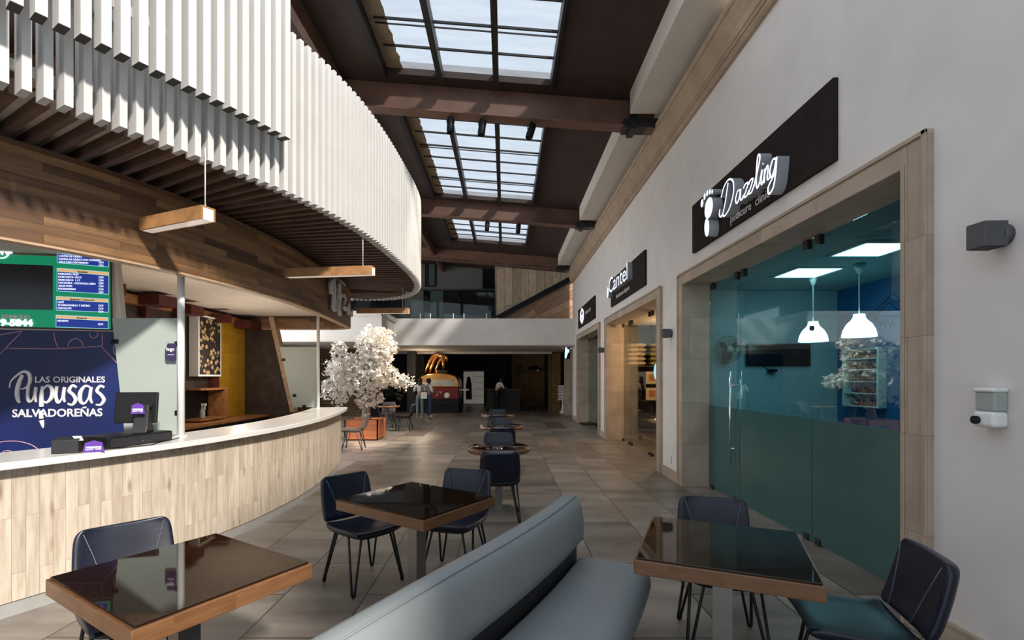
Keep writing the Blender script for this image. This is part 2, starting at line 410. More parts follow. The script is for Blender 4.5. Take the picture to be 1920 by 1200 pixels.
def text(name, s, size, origin, u, v, m, parent, ext=0.002, align='LEFT', shear=0, width=None, mside=None, bold=0.0, spacing=1.0):
    """lettering as mesh: u = writing direction, v = up"""
    c = bpy.data.curves.new(name, 'FONT'); c.body = s; c.size = size; c.extrude = ext; c.align_x = align; c.shear = shear; c.offset = bold
    c.resolution_u = 3; c.space_character = spacing
    t = bpy.data.objects.new('tmp', c); C.objects.link(t)
    bpy.context.view_layer.update()
    me = bpy.data.meshes.new_from_object(t.evaluated_get(bpy.context.evaluated_depsgraph_get()))
    bpy.data.objects.remove(t); me.name = name
    me.materials.clear(); me.materials.append(m)
    if mside: me.materials.append(mside)
    if width and len(me.vertices):
        xs = [p.co.x for p in me.vertices]; k = width/(max(xs)-min(xs))
        x0 = min(xs)
        for p in me.vertices: p.co.x = (p.co.x-x0)*k
    if mside:
        me.update()
        for p in me.polygons:
            if abs(p.normal.z) < 0.5: p.material_index = 1
    u = Vector(u).normalized(); v = Vector(v).normalized(); w = u.cross(v)
    mx = Matrix(((u.x, v.x, w.x, origin[0]), (u.y, v.y, w.y, origin[1]), (u.z, v.z, w.z, origin[2]), (0, 0, 0, 1)))
    me.transform(mx)
    o = bpy.data.objects.new(name, me); C.objects.link(o); o.parent = parent
    return o

# ------------------------------------------------------------------ the setting
def roofz(x): return 6.16+0.077*(0.72-x)
struct('floor', MB().box(-12, 7, -2.5, 32, -0.1, 0), M['floor'])
XW = 2.64
# right wall with three shop openings
DOORS = [(3.20, 7.14), (8.35, 12.46), (13.60, 17.40)]
JW = 0.20; ZH = 2.958; ZF = 3.134
w = MB()
w.box(XW, 3.04, -2.5, 18.9, ZF, 5.75)
ys = [-2.5]+[a for d in DOORS for a in (d[0]-JW, d[1]+JW)]+[18.9]
for i in range(0, len(ys), 2): w.box(XW, 3.04, ys[i], ys[i+1], 0, ZF)
struct('wall_right', w, M['plaster'])
b = MB()
for i in range(0, len(ys), 2):
    b.box(XW-0.025, XW, ys[i], ys[i+1], 0, 0.14); b.box(XW-0.03, XW, ys[i], ys[i+1], 0.14, 0.156)
struct('baseboard_right', b, M['stone'])
for n, (y0, y1) in enumerate(DOORS, 1):
    fr = MB()
    fr.box(2.6, 3.045, y0-JW, y0, 0, ZF); fr.box(2.6, 3.045, y1, y1+JW, 0, ZF); fr.box(2.6, 3.045, y0, y1, ZH, ZF)
    # raised outer bead
    fr.box(2.585, 2.6, y0-JW, y0-JW+0.035, 0, ZF); fr.box(2.585, 2.6, y1+JW-0.035, y1+JW, 0, ZF); fr.box(2.585, 2.6, y0-JW, y1+JW, ZF-0.03, ZF)
    fr.box(2.592, 2.6, y0-0.03, y0, 0, ZH+0.03); fr.box(2.592, 2.6, y1, y1+0.03, 0, ZH+0.03); fr.box(2.592, 2.6, y0, y1, ZH, ZH+0.03)
    struct('trim_%d' % n, fr, M['stone'], bevel=0.006)
# cornice and cove
prof = [(2.64,5.24),(2.60,5.245),(2.575,5.27),(2.575,5.30),(2.555,5.305),(2.55,5.335),(2.535,5.34),(2.53,5.37),(2.52,5.42),(2.47,5.50),(2.435,5.54),(2.43,5.565),(2.41,5.57),(2.39,5.60),(2.39,5.625),(2.64,5.625)]
struct('trim_4', MB().prism(prof, 'y', -2.5, 18.9), M['cornice'])
cv = MB()
for a, c in ((5.3, 7.62), (8.12, 12.78), (13.25, 17.9), (18.4, 18.9)):
    cv.box(1.96, 3.04, a, c, 5.72, roofz(1.96))
struct('trim_5', cv, M['plaster_cream'])
# roof with skylight openings
RX0, RX1 = -1.86, 0.73
def roofslab(x0, x1, y0, y1):
    mb.prism([(x0, roofz(x0)), (x1, roofz(x1)), (x1, roofz(x1)+0.2), (x0, roofz(x0)+0.2)], 'y', y0, y1)
mb = MB(); RY0 = 5.3
roofslab(-4.7, RX0, RY0, 22); roofslab(-9, -4.7, RY0, 9.5); roofslab(-9, -4.7, 17, 22); roofslab(RX1, 3.04, RY0, 22)
for a, c in ((7.62, 8.1), (12.8, 13.3), (16.9, 22)): roofslab(RX0, RX1, a, c)
struct('ceiling', mb, M['roof'])
for n, (a, c) in enumerate(((5.3, 7.62), (8.1, 12.8), (13.3, 16.9)), 1):
    xs = [RX0+0.0, RX0+(RX1-RX0)/3, RX0+2*(RX1-RX0)/3, RX1]
    root = thing('window_%d' % n, None, None); setp(root, kind='structure')
    for k in range(3):
        q = MB(); x0, x1 = xs[k], xs[k+1]
        if k == 0: x0 += 0.26
        z0, z1 = roofz(x0)+0.10, roofz(x1)+0.10
        q.add([(x0, a, z0), (x1, a, z1), (x1, c, z1), (x0, c, z0)], [(0, 1, 2, 3)])
        q.build('pane', M['skylight'], root)
    q = MB(); x0, x1 = xs[0]-0.02, xs[0]+0.27; yy = a; e = [x1]
    pts = [(x0, a)]; k = 0; yy = a
    edge = []
    while yy < c: edge.append((x1+0.02*((k % 2)*2-1)*random.random(), yy)); yy += 0.12; k += 1
    poly = [(x0, a)]+edge+[(x1, c), (x0, c)]
    vs = [(p[0], p[1], roofz(p[0])+0.09) for p in poly]; q.add(vs, [tuple(range(len(vs)))])
    q.build('roof_sheet', M['tan_panel'], root)
    for k, x in enumerate(xs):
        wd = 0.085 if k in (1, 2) else 0.04
        MB().prism([(x-wd/2-(0.02 if k == 0 else 0), roofz(x)-0.10), (x+wd/2, roofz(x)-0.10), (x+wd/2, roofz(x)+0.12), (x-wd/2, roofz(x)+0.12)], 'y', a-0.05, c+0.05).build('mullion', M['black_steel'], root)
    q = MB(); yy = c-0.54
    k = 0
    while yy > a+0.1:
        q.prism([(xs[0]+0.1, roofz(xs[0])+0.06), (xs[3], roofz(xs[3])+0.06), (xs[3], roofz(xs[3])+0.09), (xs[0]+0.1, roofz(xs[0])+0.09)], 'y', yy-0.012, yy+0.012)
        if k % 3 == 1: q.prism([(xs[0]+0.1, roofz(xs[0])+0.06), (xs[3], roofz(xs[3])+0.06), (xs[3], roofz(xs[3])+0.08), (xs[0]+0.1, roofz(xs[0])+0.08)], 'y', yy+0.09, yy+0.10)
        yy -= 0.54; k += 1
    q.build('glazing_bar', M['black_steel'], root)
# beams
BY = [7.87, 13.02, 18.15]
def bz(x): return roofz(x)-0.43
for n, y in enumerate(BY):
    root = thing('roof_beam', ['brown steel roof beam nearest, carrying three black spotlights', 'brown steel roof beam at mid hall, carrying two black spotlights', 'brown steel roof beam farthest away above the white balcony'][n], 'beam', group='brown roof beams')
    x0, x1 = -8.9, 2.42
    if n == 2: x1 = 2.42
    web = MB().prism([(x0, bz(x0)), (x1, bz(x1)), (x1, roofz(x1)), (x0, roofz(x0))], 'y', y+0.0, y+0.03); web.build('web', M['steel_brown'], root)
    MB().prism([(x0, bz(x0)-0.025), (x1, bz(x1)-0.025), (x1, bz(x1)), (x0, bz(x0))], 'y', y-0.10, y+0.13).build('flange', M['steel_brown'], root)
    MB().box(1.90, 2.44, y-0.12, y+0.15, bz(2.2)-0.03, bz(2.2)+0.10).box(2.0, 2.1, y-0.14, y+0.17, bz(2.2)-0.07, bz(2.2)+0.16).build('end_bracket', M['black_steel'], root)
for i, x in enumerate((-2.65, -4.6)):
    q = MB().prism([(x-0.05, roofz(x)-0.28), (x+0.05, roofz(x)-0.28), (x+0.05, roofz(x)), (x-0.05, roofz(x))], 'y', RY0, 21.0)
    o = q.build('roof_purlin', M['steel_brown']); setp(o, ['brown steel purlin running along the roof left of the skylights', 'brown steel purlin at the far left of the roof above the white slats'][i], 'purlin', 'roof purlins')

# left building mass and kiosk-side walls
q = MB().box(-8.80, -8.78, 9.8, 16.0, 1.2, 5.4); wl = struct('window_7', q, emis('added_fill_glow', (0.95, 0.97, 1.0), 6.0))  # glowing panel added out of view to brighten the far hall and tree
struct('wall_left', MB().box(-9, -8.8, -2.5, 32, 0, 6.9), M['dark_wall'])
# balcony across the hall
pp = MB()
pp.box(-4.10, 3.4, 18.15, 18.40, 2.85, 3.80)
pp.box(-4.35, -4.10, 16.3, 18.40, 2.85, 3.80)
pp.box(-8.8, -4.35, 16.3, 16.55, 2.85, 3.80)
struct('wall_balcony', pp, M['parapet'])
struct('trim_6', MB().box(-8.8, -4.05, 16.24, 16.3, 3.66, 3.82).box(-4.10, -4.04, 16.24, 18.15, 3.66, 3.82), M['parapet'])
sl = MB(); sl.box(-8.8, -4.10, 16.3, 22.9, 2.80, 2.85); sl.box(-4.10, 3.4, 18.15, 22.9, 2.80, 2.85); sl.box(-8.8, 3.4, 18.4, 30, 3.0, 3.05)
struct('ceiling_lower', sl, M['plaster_cream'])
struct('trim_7', MB().box(-8.8, 2.2, 22.6, 22.9, 2.70, 2.85), M['plaster_cream'])
# walls beyond the end of the right wall
struct('wall_far_right', MB().box(2.64, 3.4, 18.9, 19.0, 0, 2.85).box(3.3, 3.4, 19.0, 30, 0, 3.0).box(2.55, 3.3, 20.6, 20.9, 0, 2.85), M['stone'])
# upper floor back
struct('wall_upper', MB().box(-8.8, -0.42, 21.0, 21.1, 5.38, 6.9).box(-4.3, -3.5, 21.02, 21.12, 3.0, 5.4), M['grey_wall'])
o = struct('window_4', MB().box(-8.8, -0.42, 21.15, 21.2, 2.9, 5.4), M['dark_glass'])
q = MB().box(-3.42, -2.93, 20.95, 21.0, 5.5, 6.6); o = struct('window_5', q, M['black'])
MB().box(-3.24, -3.0, 20.93, 20.95, 5.56, 6.5).build('pane', M['teal_dark'], o)
struct('window_6', MB().box(-0.95, -0.45, 20.95, 21.0, 5.42, 6.55), M['dark_glass'])
MBt = MB().box(-3.2, -2.65, 21.05, 21.14, 3.0, 5.38); struct('wall_teal', MBt, M['teal_dark'])
struct('trim_8', MB().box(-0.45, -0.36, 20.85, 21.1, 3.0, 6.6).box(-4.35, -0.4, 20.95, 21.05, 5.33, 5.40), M['black_steel'])
# stair enclosure with reclaimed planks
q = MB(); q.add([P(928, 500, 19.6), P(1074, 514, 19.6), P(1074, 519, 19.6), P(930, 590, 19.6)], [(3, 2, 1, 0)])
zt = lambda px, py, Y: (P(px, py, Y).x, P(px, py, Y).z)
struct('wall_stair', MB().prism([zt(928, 499, 19.6), zt(1077, 513, 19.6), zt(1077, 523, 19.6), zt(930, 598, 19.6)], 'y', 19.6, 19.7), M['reclaimed'])
o = struct('wall_stair_side', MB().prism([zt(934, 600, 19.5), zt(1082, 524, 19.5), zt(1082, 600, 19.5)], 'y', 19.5, 19.58), M['stair_wood'])
st = MB().prism([zt(928, 594, 19.4), zt(1077, 514, 19.4), zt(1078, 524, 19.4), zt(940, 597, 19.4)], 'y', 19.3, 19.45).build('stair_stringer', M['black'])
setp(st, 'black steel stair stringer rising diagonally across the reclaimed plank wall', 'staircase')
struct('wall_back_upper', MB().box(-9, 3.4, 21.9, 22.0, 2.9, 6.9), M['roof'])

# dark hall at ground level beyond the balcony
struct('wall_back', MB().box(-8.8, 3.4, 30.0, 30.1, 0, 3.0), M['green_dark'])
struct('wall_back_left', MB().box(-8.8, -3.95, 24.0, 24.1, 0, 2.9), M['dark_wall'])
struct('wall_rock', MB().box(-8.8, -5.75, 20.4, 20.6, 0, 2.8), M['rock'])
struct('wall_ochre', MB().box(0.4, 2.35, 27.0, 27.1, 0, 3.0), M['ochre'])
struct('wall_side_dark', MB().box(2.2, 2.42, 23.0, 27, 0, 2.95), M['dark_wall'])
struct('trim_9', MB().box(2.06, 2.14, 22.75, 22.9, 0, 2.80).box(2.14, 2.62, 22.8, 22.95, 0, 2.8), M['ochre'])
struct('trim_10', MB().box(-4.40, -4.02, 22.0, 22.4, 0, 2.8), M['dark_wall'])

# ------------------------------------------------------------------ shop 1 (clinic)
XB = 5.36
struct('wall_clinic_back', MB().box(3.04, XB, 7.86, 7.96, 0, 3.0), M['clinic_wall'])
struct('wall_clinic_right', MB().box(XB, XB+0.1, 1.6, 7.96, 0, 3.0), M['clinic_blue'])
struct('wall_clinic_near', MB().box(3.04, XB, 1.6, 1.7, 0, 3.0), M['clinic_wall'])
struct('ceiling_clinic', MB().box(3.04, XB, 1.6, 7.96, 3.0, 3.05), M['clinic_ceiling'])
def storefront(n, y0, y1, seams, gm, frost):
    root = thing('door_%d' % n, None, None); setp(root, kind='structure')
    e = [y1]+seams+[y0]
    for a, c in zip(e, e[1:]):
        g = MB().box(2.995, 3.005, c+0.006, a-0.006, 0.012, ZH-0.005).build('glass_panel', gm, root)
        if frost: MB().box(2.988, 2.993, c+0.006, a-0.006, 0.012, 1.2).build('frosted_film', M['frost'], g)
    f = MB()
    for y in seams+[y1-0.05]:
        for z in (ZH-0.05, 0.05):
            for dy in (-0.09, 0.09):
                if y == y1-0.05 and dy > 0: continue
                f.box(2.975, 3.025, y+dy-0.035, y+dy+0.035, z-0.045 if z > 1 else 0.0, z+0.048 if z > 1 else 0.06)
    f.build('patch_fitting', M['black_steel'], root)
    return root
d1 = storefront(1, 3.20, 7.14, [6.20, 4.74], M['glass_teal'], True)
h = MB()
for x in (2.93, 3.07): h.tube([(x, 6.34, 0.47), (x, 6.34, 1.68)], 0.013, 12)
for z in (0.68, 1.50): h.tube([(2.93, 6.34, z), (3.07, 6.34, z)], 0.009, 8)
h.build('door_handle', M['chrome'], d1)
# door stop plate and round lock
MB().lathe([(0.025, -0.01), (0.025, 0.01)], (2.985, 4.74, 2.08), 16, rot=Matrix.Rotation(PI/2, 3, 'Y')).build('lock', M['black_steel'], d1)
def ceil_panel(x0, x1, y0, y1, label):
    r = thing('ceiling_light', label, 'ceiling light', ((x0+x1)/2, (y0+y1)/2, 3.0), group='square ceiling light panels in the clinic')
    hx, hy = (x1-x0)/2, (y1-y0)/2
    MB().box(-hx, hx, -hy, hy, -0.012, -0.004).build('diffuser', M['panel_light'], r)
    f = MB()
    for s in (-1, 1):
        f.box(-hx-0.02, hx+0.02, s*hy-0.02, s*hy+0.02, -0.02, 0); f.box(s*hx-0.02, s*hx+0.02, -hy, hy, -0.02, 0)
    f.build('frame', M['white'], r)
ceil_panel(3.70, 4.28, 5.0, 5.57, 'bright square ceiling panel in the clinic, nearer of the two')
ceil_panel(3.70, 4.30, 6.16, 6.76, 'bright square ceiling panel in the clinic, farther of the two')
def pendant(x, y, label):
    r = thing('pendant_lamp', label, 'pendant lamp', (x, y, 2.1), group='white pendant lamps in the clinic')
    MB().lathe([(0.18, 0.0), (0.178, 0.03), (0.165, 0.09), (0.13, 0.16), (0.085, 0.205), (0.065, 0.24), (0.06, 0.28), (0.0, 0.285)], n=32).build('lamp_shade', M['shade'], r)
    MB().tube([(0, 0, 0.28), (0, 0, 0.86)], 0.006, 6).build('cord', M['white'], r)
    MB().lathe([(0.02, 0.78), (0.035, 0.83), (0.065, 0.89), (0.0, 0.895)], n=20).build('ceiling_rose', M['white'], r)
    MB().ball((0, 0, 0.09), 0.04).build('bulb', M['panel_light'], r)
pendant(4.36, 6.0, 'white dome pendant lamp nearer the blue wall of the clinic')
pendant(4.30, 6.8, 'white dome pendant lamp in front of the clinic television wall')
# television
tv = thing('television', 'black flat television on the pale back wall of the clinic', 'television', P(1459, 665, 7.82))
MB().box(-0.505, 0.505, -0.03, 0.03, -0.175, 0.175).build('casing', M['black'], tv, bevel=0.01)
MB().box(-0.49, 0.49, -0.034, -0.03, -0.16, 0.16).build('screen', M['screen'], tv)
cm = thing('media_box', 'small black media box hanging under the clinic television', 'media box', P(1449, 695, 7.78))
MB().box(-0.07, 0.07, -0.02, 0.05, -0.025, 0.025).build('casing', M['black'], cm, bevel=0.01)
MB().tube([(-0.07, 0, 0.02), (-0.12, 0, 0.05), (-0.16, 0, 0.06), (-0.18, 0.02, 0.1)], 0.006).build('cable', M['black'], cm)
# wall fan
fc = P(1367, 654, 7.70)
fan = thing('wall_fan', 'black bladed wall fan behind the glass left of the television', 'fan', fc)
ring = MB()
for r, y in ((0.20, -0.03), (0.20, 0.05), (0.14, -0.06), (0.07, -0.07)):
    ring.tube([(r*math.cos(a*PI/16), y, r*math.sin(a*PI/16)) for a in range(32)], 0.004, 6, closed=True)
for k in range(20):
    a = k*PI/10; ring.tube([(0.05*math.cos(a), -0.07, 0.05*math.sin(a)), (0.14*math.cos(a), -0.06, 0.14*math.sin(a)), (0.20*math.cos(a), 0.0, 0.2*math.sin(a)), (0.12*math.cos(a), 0.08, 0.12*math.sin(a))], 0.0025, 5)
ring.build('cage', M['lamp_grey'], fan)
for k in range(3):
    a = k*2*PI/3+0.5; bl = MB(); pts = []
    for i in range(9):
        t = i/8; rr = 0.05+0.13*math.sin(PI*min(1, t*1.0))**0.5 if i not in (0, 8) else 0.04
        aa = a-0.45+0.95*t; pts.append((rr*math.cos(aa), rr*math.sin(aa)))
    bl.prism([(0.03*math.cos(a), 0.03*math.sin(a))]+pts, 'y', -0.012, 0.0); bl.build('blade', M['black'], fan)
MB().ball((0, -0.02, 0), 0.05).build('hub', M['white'], fan)
MB().tube([(0, 0.02, 0), (0, 0.14, 0), (0, 0.15, -0.1)], 0.02).box(-0.05, 0.05, 0.10, 0.16, -0.24, -0.06).build('bracket', M['lamp_grey'], fan)
# polish shelf
sh = thing('nail_polish_rack', 'white wall rack of nail polish on the blue clinic wall', 'wall rack', (XB, 6.83, 1.17))
D = 0.13; Wd = 0.73; Hh = 0.86
q = MB().box(-D, 0, 0, 0.03, 0, Hh).box(-D, 0, Wd-0.03, Wd, 0, Hh); q.build('side_panel', M['white'], sh)
MB().box(-0.01, -0.002, 0, Wd, 0, Hh).build('back_panel', M['clinic_blue'], sh)
tiers = [0.0, 0.19, 0.365, 0.54, 0.70, 0.84]
for z in tiers: MB().box(-D, 0, 0.03, Wd-0.03, z, z+0.015).build('shelf', M['white'], sh)
polcols = [(0.25, 0.02, 0.03), (0.02, 0.02, 0.03), (0.3, 0.15, 0.12), (0.45, 0.32, 0.25), (0.02, 0.05, 0.15)]
pm = [mat('polish_%s' % n, c, 0.2) for n, c in zip(('red', 'black', 'rose', 'nude', 'blue'), polcols)]
for mtl in range(5):
    pass
proto = None; cnt = 0
tn = ['bottom', 'second lowest', 'middle', 'second highest', 'top']
for ti in range(5):
    for k in range(12):
        if ti in (0, 1) and k > 9: continue
        bx = XB-0.05; by = 6.83+0.05+k*0.056; bz0 = 1.17+tiers[ti]+0.0155
        if proto is None:
            pb = thing('nail_polish_bottle', 'nail polish bottle standing on the %s shelf of the white rack' % tn[ti], 'bottle', (bx, by, bz0), group='nail polish bottles, %s shelf' % tn[ti])
            MB().lathe([(0.016, 0), (0.018, 0.01), (0.018, 0.045), (0.008, 0.055)], n=10).build('glass_body', pm[0], pb)
            MB().lathe([(0.009, 0.055), (0.008, 0.10), (0.0, 0.10)], n=8).build('cap', M['black'], pb)
            proto = pb
            protos = [pb]
            for j in range(1, 5):
                pass
        else:
            copy_tree(proto, loc=(bx, by, bz0), label='nail polish bottle standing on the %s shelf of the white rack' % tn[ti], group='nail polish bottles, %s shelf' % tn[ti])
# hand line drawing + lettering on blue wall
art = thing('wall_decal', 'black line drawing of a hand on the blue clinic wall', 'wall decal', (XB-0.004, 6.6, 2.55))
def wallcurve(pts, r=0.006): return [(0, (1.0)*a, b) for a, b in pts]
q = MB()
for pts in ([(0.62, -0.10), (0.45, 0.02), (0.30, 0.10), (0.14, 0.22), (0.02, 0.10), (-0.10, -0.02), (-0.22, -0.06)],
            [(0.50, -0.12), (0.36, 0.0), (0.2, 0.1), (0.08, 0.0), (-0.02, -0.06), (-0.1, -0.14)],
            [(0.45, -0.2), (0.4, -0.1), (0.35, -0.22), (0.31, -0.1), (0.27, -0.24), (0.23, -0.12), (0.18, -0.25), (0.14, -0.14), (0.1, -0.24)],
            [(-0.2, 0.12), (-0.12, 0.14), (-0.07, 0.06), (-0.13, -0.02), (-0.2, 0.0)]):
    q.tube(wallcurve(pts), 0.005, 5)
q.build('line_drawing', M['black'], art)
for i, y in enumerate((7.72, 6.45)):
    r = thing('wall_sconce', ['small white round sconce left of the nail polish rack', 'small white round sconce right of the nail polish rack'][i], 'sconce', (XB-0.06, y, 1.48 if i == 0 else 1.5), group='small sconces by the rack')
    MB().ball((0, 0, 0.03), 0.05, sq=(1, 1, 1.2)).build('shade', M['white'], r)
    MB().box(-0.03, 0.06, -0.04, 0.04, -0.05, -0.01).build('base', M['black'], r)

# ------------------------------------------------------------------ shop 2 (gift / shoe shop)
XC = 6.2
struct('wall_shop_back', MB().box(3.04, XC, 14.4, 14.5, 0, 3.0), M['ochre_shop'])
struct('wall_shop_right', MB().box(XC, XC+0.1, 8.0, 14.5, 0, 3.0), M['ochre_shop'])
struct('wall_shop_near', MB().box(3.04, XC, 8.0, 8.06, 0, 3.0), M['ochre_shop'])
struct('ceiling_shop', MB().box(3.04, XC, 8.0, 14.5, 3.0, 3.05), M['plaster_cream'])
storefront(2, 8.35, 12.46, [11.6, 10.0], M['glass_warm'], False)
rk = thing('display_shelf', 'tall black display shelf inside the second shop', 'shelf', (3.95, 13.6, 0))
q = MB(); q.box(-0.62, -0.58, -0.2, 0.2, 0, 1.95); q.box(0.58, 0.62, -0.2, 0.2, 0, 1.95); q.build('side_panel', M['shelf_dark'], rk)
MB().box(-0.58, 0.58, 0.18, 0.2, 0, 1.95).build('back_panel', M['shelf_dark'], rk)
shz = [0.12, 0.50, 0.95, 1.40, 1.90]
for z in shz: MB().box(-0.58, 0.58, -0.2, 0.18, z, z+0.03).build('shelf_board', M['shelf_dark'], rk)
def cushion(i, x, z, m, lab):
    n = 10; q = MB(); vs = []; fs = []
    for sgn in (1, -1):
        for a in range(n+1):
            for b_ in range(n+1):
                u = a/n*2-1; v = b_/n*2-1
                t = (1-u**4)*(1-v**4); vs.append((u*0.26*(1-0.06*(v*v)), v*0.17, sgn*(0.006+0.055*t**0.6)))
    N = (n+1)**2
    for a in range(n):
        for b_ in range(n):
            k = a*(n+1)+b_; fs.append((k, k+1, k+n+2, k+n+1)); fs.append((N+k, N+k+n+1, N+k+n+2, N+k+1))
    for a in range(n):
        for (k0, k1) in ((a, a+1), (n*(n+1)+a, n*(n+1)+a+1), (a*(n+1), (a+1)*(n+1)), (a*(n+1)+n, (a+1)*(n+1)+n)): fs.append((k0, k1, N+k1, N+k0))
    q.add(vs, fs, smooth=True); o = q.build('cushion', m); o.location = (x, 13.6, z)
    setp(o, lab, 'cushion', 'cushions stacked on the display shelf')
for i in range(5):
    cushion(i, 3.66, 1.93+0.062+i*0.125, M['pillow2'], 'pale cushion in the left stack on the black shelf, number %s from below' % ['one', 'two', 'three', 'four', 'five'][i])
for i in range(5):
    cushion(i, 4.25, 1.93+0.062+i*0.125, M['pillow'], 'olive brocade cushion in the right stack on the black shelf, number %s from below' % ['one', 'two', 'three', 'four', 'five'][i])
for i, (x, z) in enumerate(((4.08, 1.43), (4.08, 0.98))):
    r = thing('framed_picture', ['small cream framed picture on the upper part of the black shelf', 'small cream framed picture on the lower part of the black shelf'][i], 'picture', (x, 13.5, z), group='framed pictures on the black shelf')
    MB().box(-0.17, 0.17, 0, 0.02, 0, 0.34).build('frame', M['pillow2'], r); MB().box(-0.09, 0.09, -0.004, 0, 0.08, 0.26).build('print', M['orange_wood'], r)
def shoe(name, loc, m, lab, rz=0):
    r = thing(name, lab, 'shoe', loc, rz, 'shoes in the second shop')
    q = MB(); secs = [(-0.13, 0.032, 0.07), (-0.09, 0.036, 0.085), (-0.03, 0.034, 0.075), (0.03, 0.04, 0.05), (0.09, 0.045, 0.035), (0.13, 0.03, 0.022)]
    vs = []; fs = []; n = 10
    for y, wd, hh in secs:
        for k in range(n):
            a = PI*k/(n-1); vs.append((wd*math.cos(a), y, 0.02+hh*math.sin(a)))
    for i in range(len(secs)-1):
        for k in range(n-1): fs.append((i*n+k, i*n+k+1, (i+1)*n+k+1, (i+1)*n+k))
    q.add(vs, fs, smooth=True); q.f.append(tuple(range(n))); q.f.append(tuple(range(5*n, 6*n))[::-1]); q.build('upper', m, r)
    MB().prism([(-0.03, -0.135), (0.03, -0.135), (0.038, 0), (0.045, 0.09), (0.03, 0.14), (-0.03, 0.14), (-0.045, 0.09), (-0.038, 0)], 'z', 0, 0.022).build('sole', M['white'], r)
# low display plinth with shoes
pl = thing('display_table', 'low dark wooden display table of shoes behind the second shop window', 'display table', (3.75, 11.6, 0))
MB().box(-0.35, 0.35, -0.9, 0.9, 0.52, 0.56).build('tabletop', M['shelf_dark'], pl)
for a in (-0.3, 0.3):
    for c in (-0.8, 0.8): MB().box(a-0.03, a+0.03, c-0.03, c+0.03, 0, 0.52).build('leg', M['shelf_dark'], pl)
MB().box(-0.35, 0.35, -0.9, 0.9, 0.16, 0.19).build('lower_shelf', M['orange_wood'], pl)
k = 0
for y in (10.95, 11.3, 11.65, 12.0):
    for x, side in ((3.62, 'left'), (3.80, 'right')):
        shoe('shoe', (x, y, 0.561), M['white'] if k < 6 else M['shelf_dark'], '%s %s shoe on the low display table, %s row from the glass front' % ('white' if k < 6 else 'dark', side, ['nearest', 'second', 'third', 'farthest'][k//2]), 2.4); k += 1
add_light('shop_lamp', 'POINT', (4.4, 11.5, 2.7), 100, (1.0, 0.72, 0.42), shadow_soft_size=0.15)
# round oval mirror/sticker on glass
q = MB().lathe([(0.16, 0), (0.16, 0.006)], (0, 0, 0), 28, rot=Matrix.Rotation(PI/2, 3, 'Y')); o = q.build('window_sticker', M['menu_light']); o.location = (2.983, 9.6, 1.72); setp(o, 'pale blue round sticker on the second shop window', 'sticker')

# ------------------------------------------------------------------ shop 3
struct('wall_shop3_back', MB().box(3.04, 5.0, 17.75, 17.85, 0, 3.0).box(5.0, 5.1, 14.5, 17.85, 0, 3.0), M['teal_dark'])
struct('ceiling_shop3', MB().box(3.04, 5.1, 13.0, 17.85, 3.0, 3.05).box(3.04, 5.1, 14.4, 14.5, 0, 3.0), M['dark_wall'])
storefront(3, 13.60, 17.40, [15.9], M['glass_teal'], False)
mt = MB().box(2.62, 2.98, 16.3, 17.2, 0.002, 0.02).build('doormat', M['black']); setp(mt, 'black doormat in the third shop doorway', 'doormat')

# ------------------------------------------------------------------ shop signs
def signboard(name, y0, y1, label):
    r = thing(name, label, 'sign', (0, 0, 0)); MB().box(2.60, XW, y0, y1, 3.32, 3.975).build('board', M['sign_board'], r); return r
U = (0, -1, 0); V = (0, 0, 1)
s1 = signboard('shop_sign', 3.86, 6.76, 'dark brown shop sign with lit foot logo and white script')
# lit foot
def foot():
    q = MB()
    def blob(pts):
        q.prism([(y, z) for y, z in pts], 'x', 2.48, 2.60)
    def ell(cy, cz, a, b_, rot=0, n=18):
        out = []
        for k in range(n):
            t = 2*PI*k/n; yy = a*math.cos(t); zz = b_*math.sin(t)
            out.append((cy+yy*math.cos(rot)-zz*math.sin(rot), cz+yy*math.sin(rot)+zz*math.cos(rot)))
        return out
    return q, blob, ell
q, blob, ell = foot()
FY = -0.25; FZ = 0.0
blob(ell(6.18+FY, 3.66+FZ, 0.12, 0.125, 0.3)); blob(ell(6.235+FY, 3.44+FZ, 0.07, 0.115, -0.15))
for (cy, cz, rr) in ((6.38, 3.79, 0.05), (6.30, 3.845, 0.04), (6.22, 3.855, 0.036), (6.145, 3.845, 0.032), (6.08, 3.82, 0.028)): blob(ell(cy+FY, cz+FZ, rr*0.8, rr))
o = q.build('foot_logo', [M['letter_side'], M['letter_lit']], s1)
for p in o.data.polygons:
    if abs(p.normal.x) > 0.9 and p.center.x < 2.52: p.material_index = 1
def ribbon(q, pts, th, x0, x1):
    pts = spline(pts, 0.012); nn = normals(pts); m = len(pts); vs = []
    for i, (y, z) in enumerate(pts):
        w_ = th*(0.75+0.35*abs(nn[i][0]))/2
        for sg in (1, -1):
            for x in (x0, x1): vs.append((x, y+nn[i][0]*w_*sg, z+nn[i][1]*w_*sg))
    for i in range(m-1):
        a_ = len(q.v); 
    base = len(q.v); q.v += [Vector(v) for v in vs]
    for i in range(m-1):
        a_ = base+4*i; b_ = a_+4
        q.mi[len(q.f)] = 1; q.f.append((a_, b_, b_+2, a_+2))
        q.f.append((a_+1, a_+3, b_+3, b_+1)); q.f.append((a_, a_+1, b_+1, b_)); q.f.append((a_+2, b_+2, b_+3, a_+3))
    q.f.append((base, base+2, base+3, base+1)); e_ = base+4*(m-1); q.f.append((e_, e_+1, e_+3, e_+2))
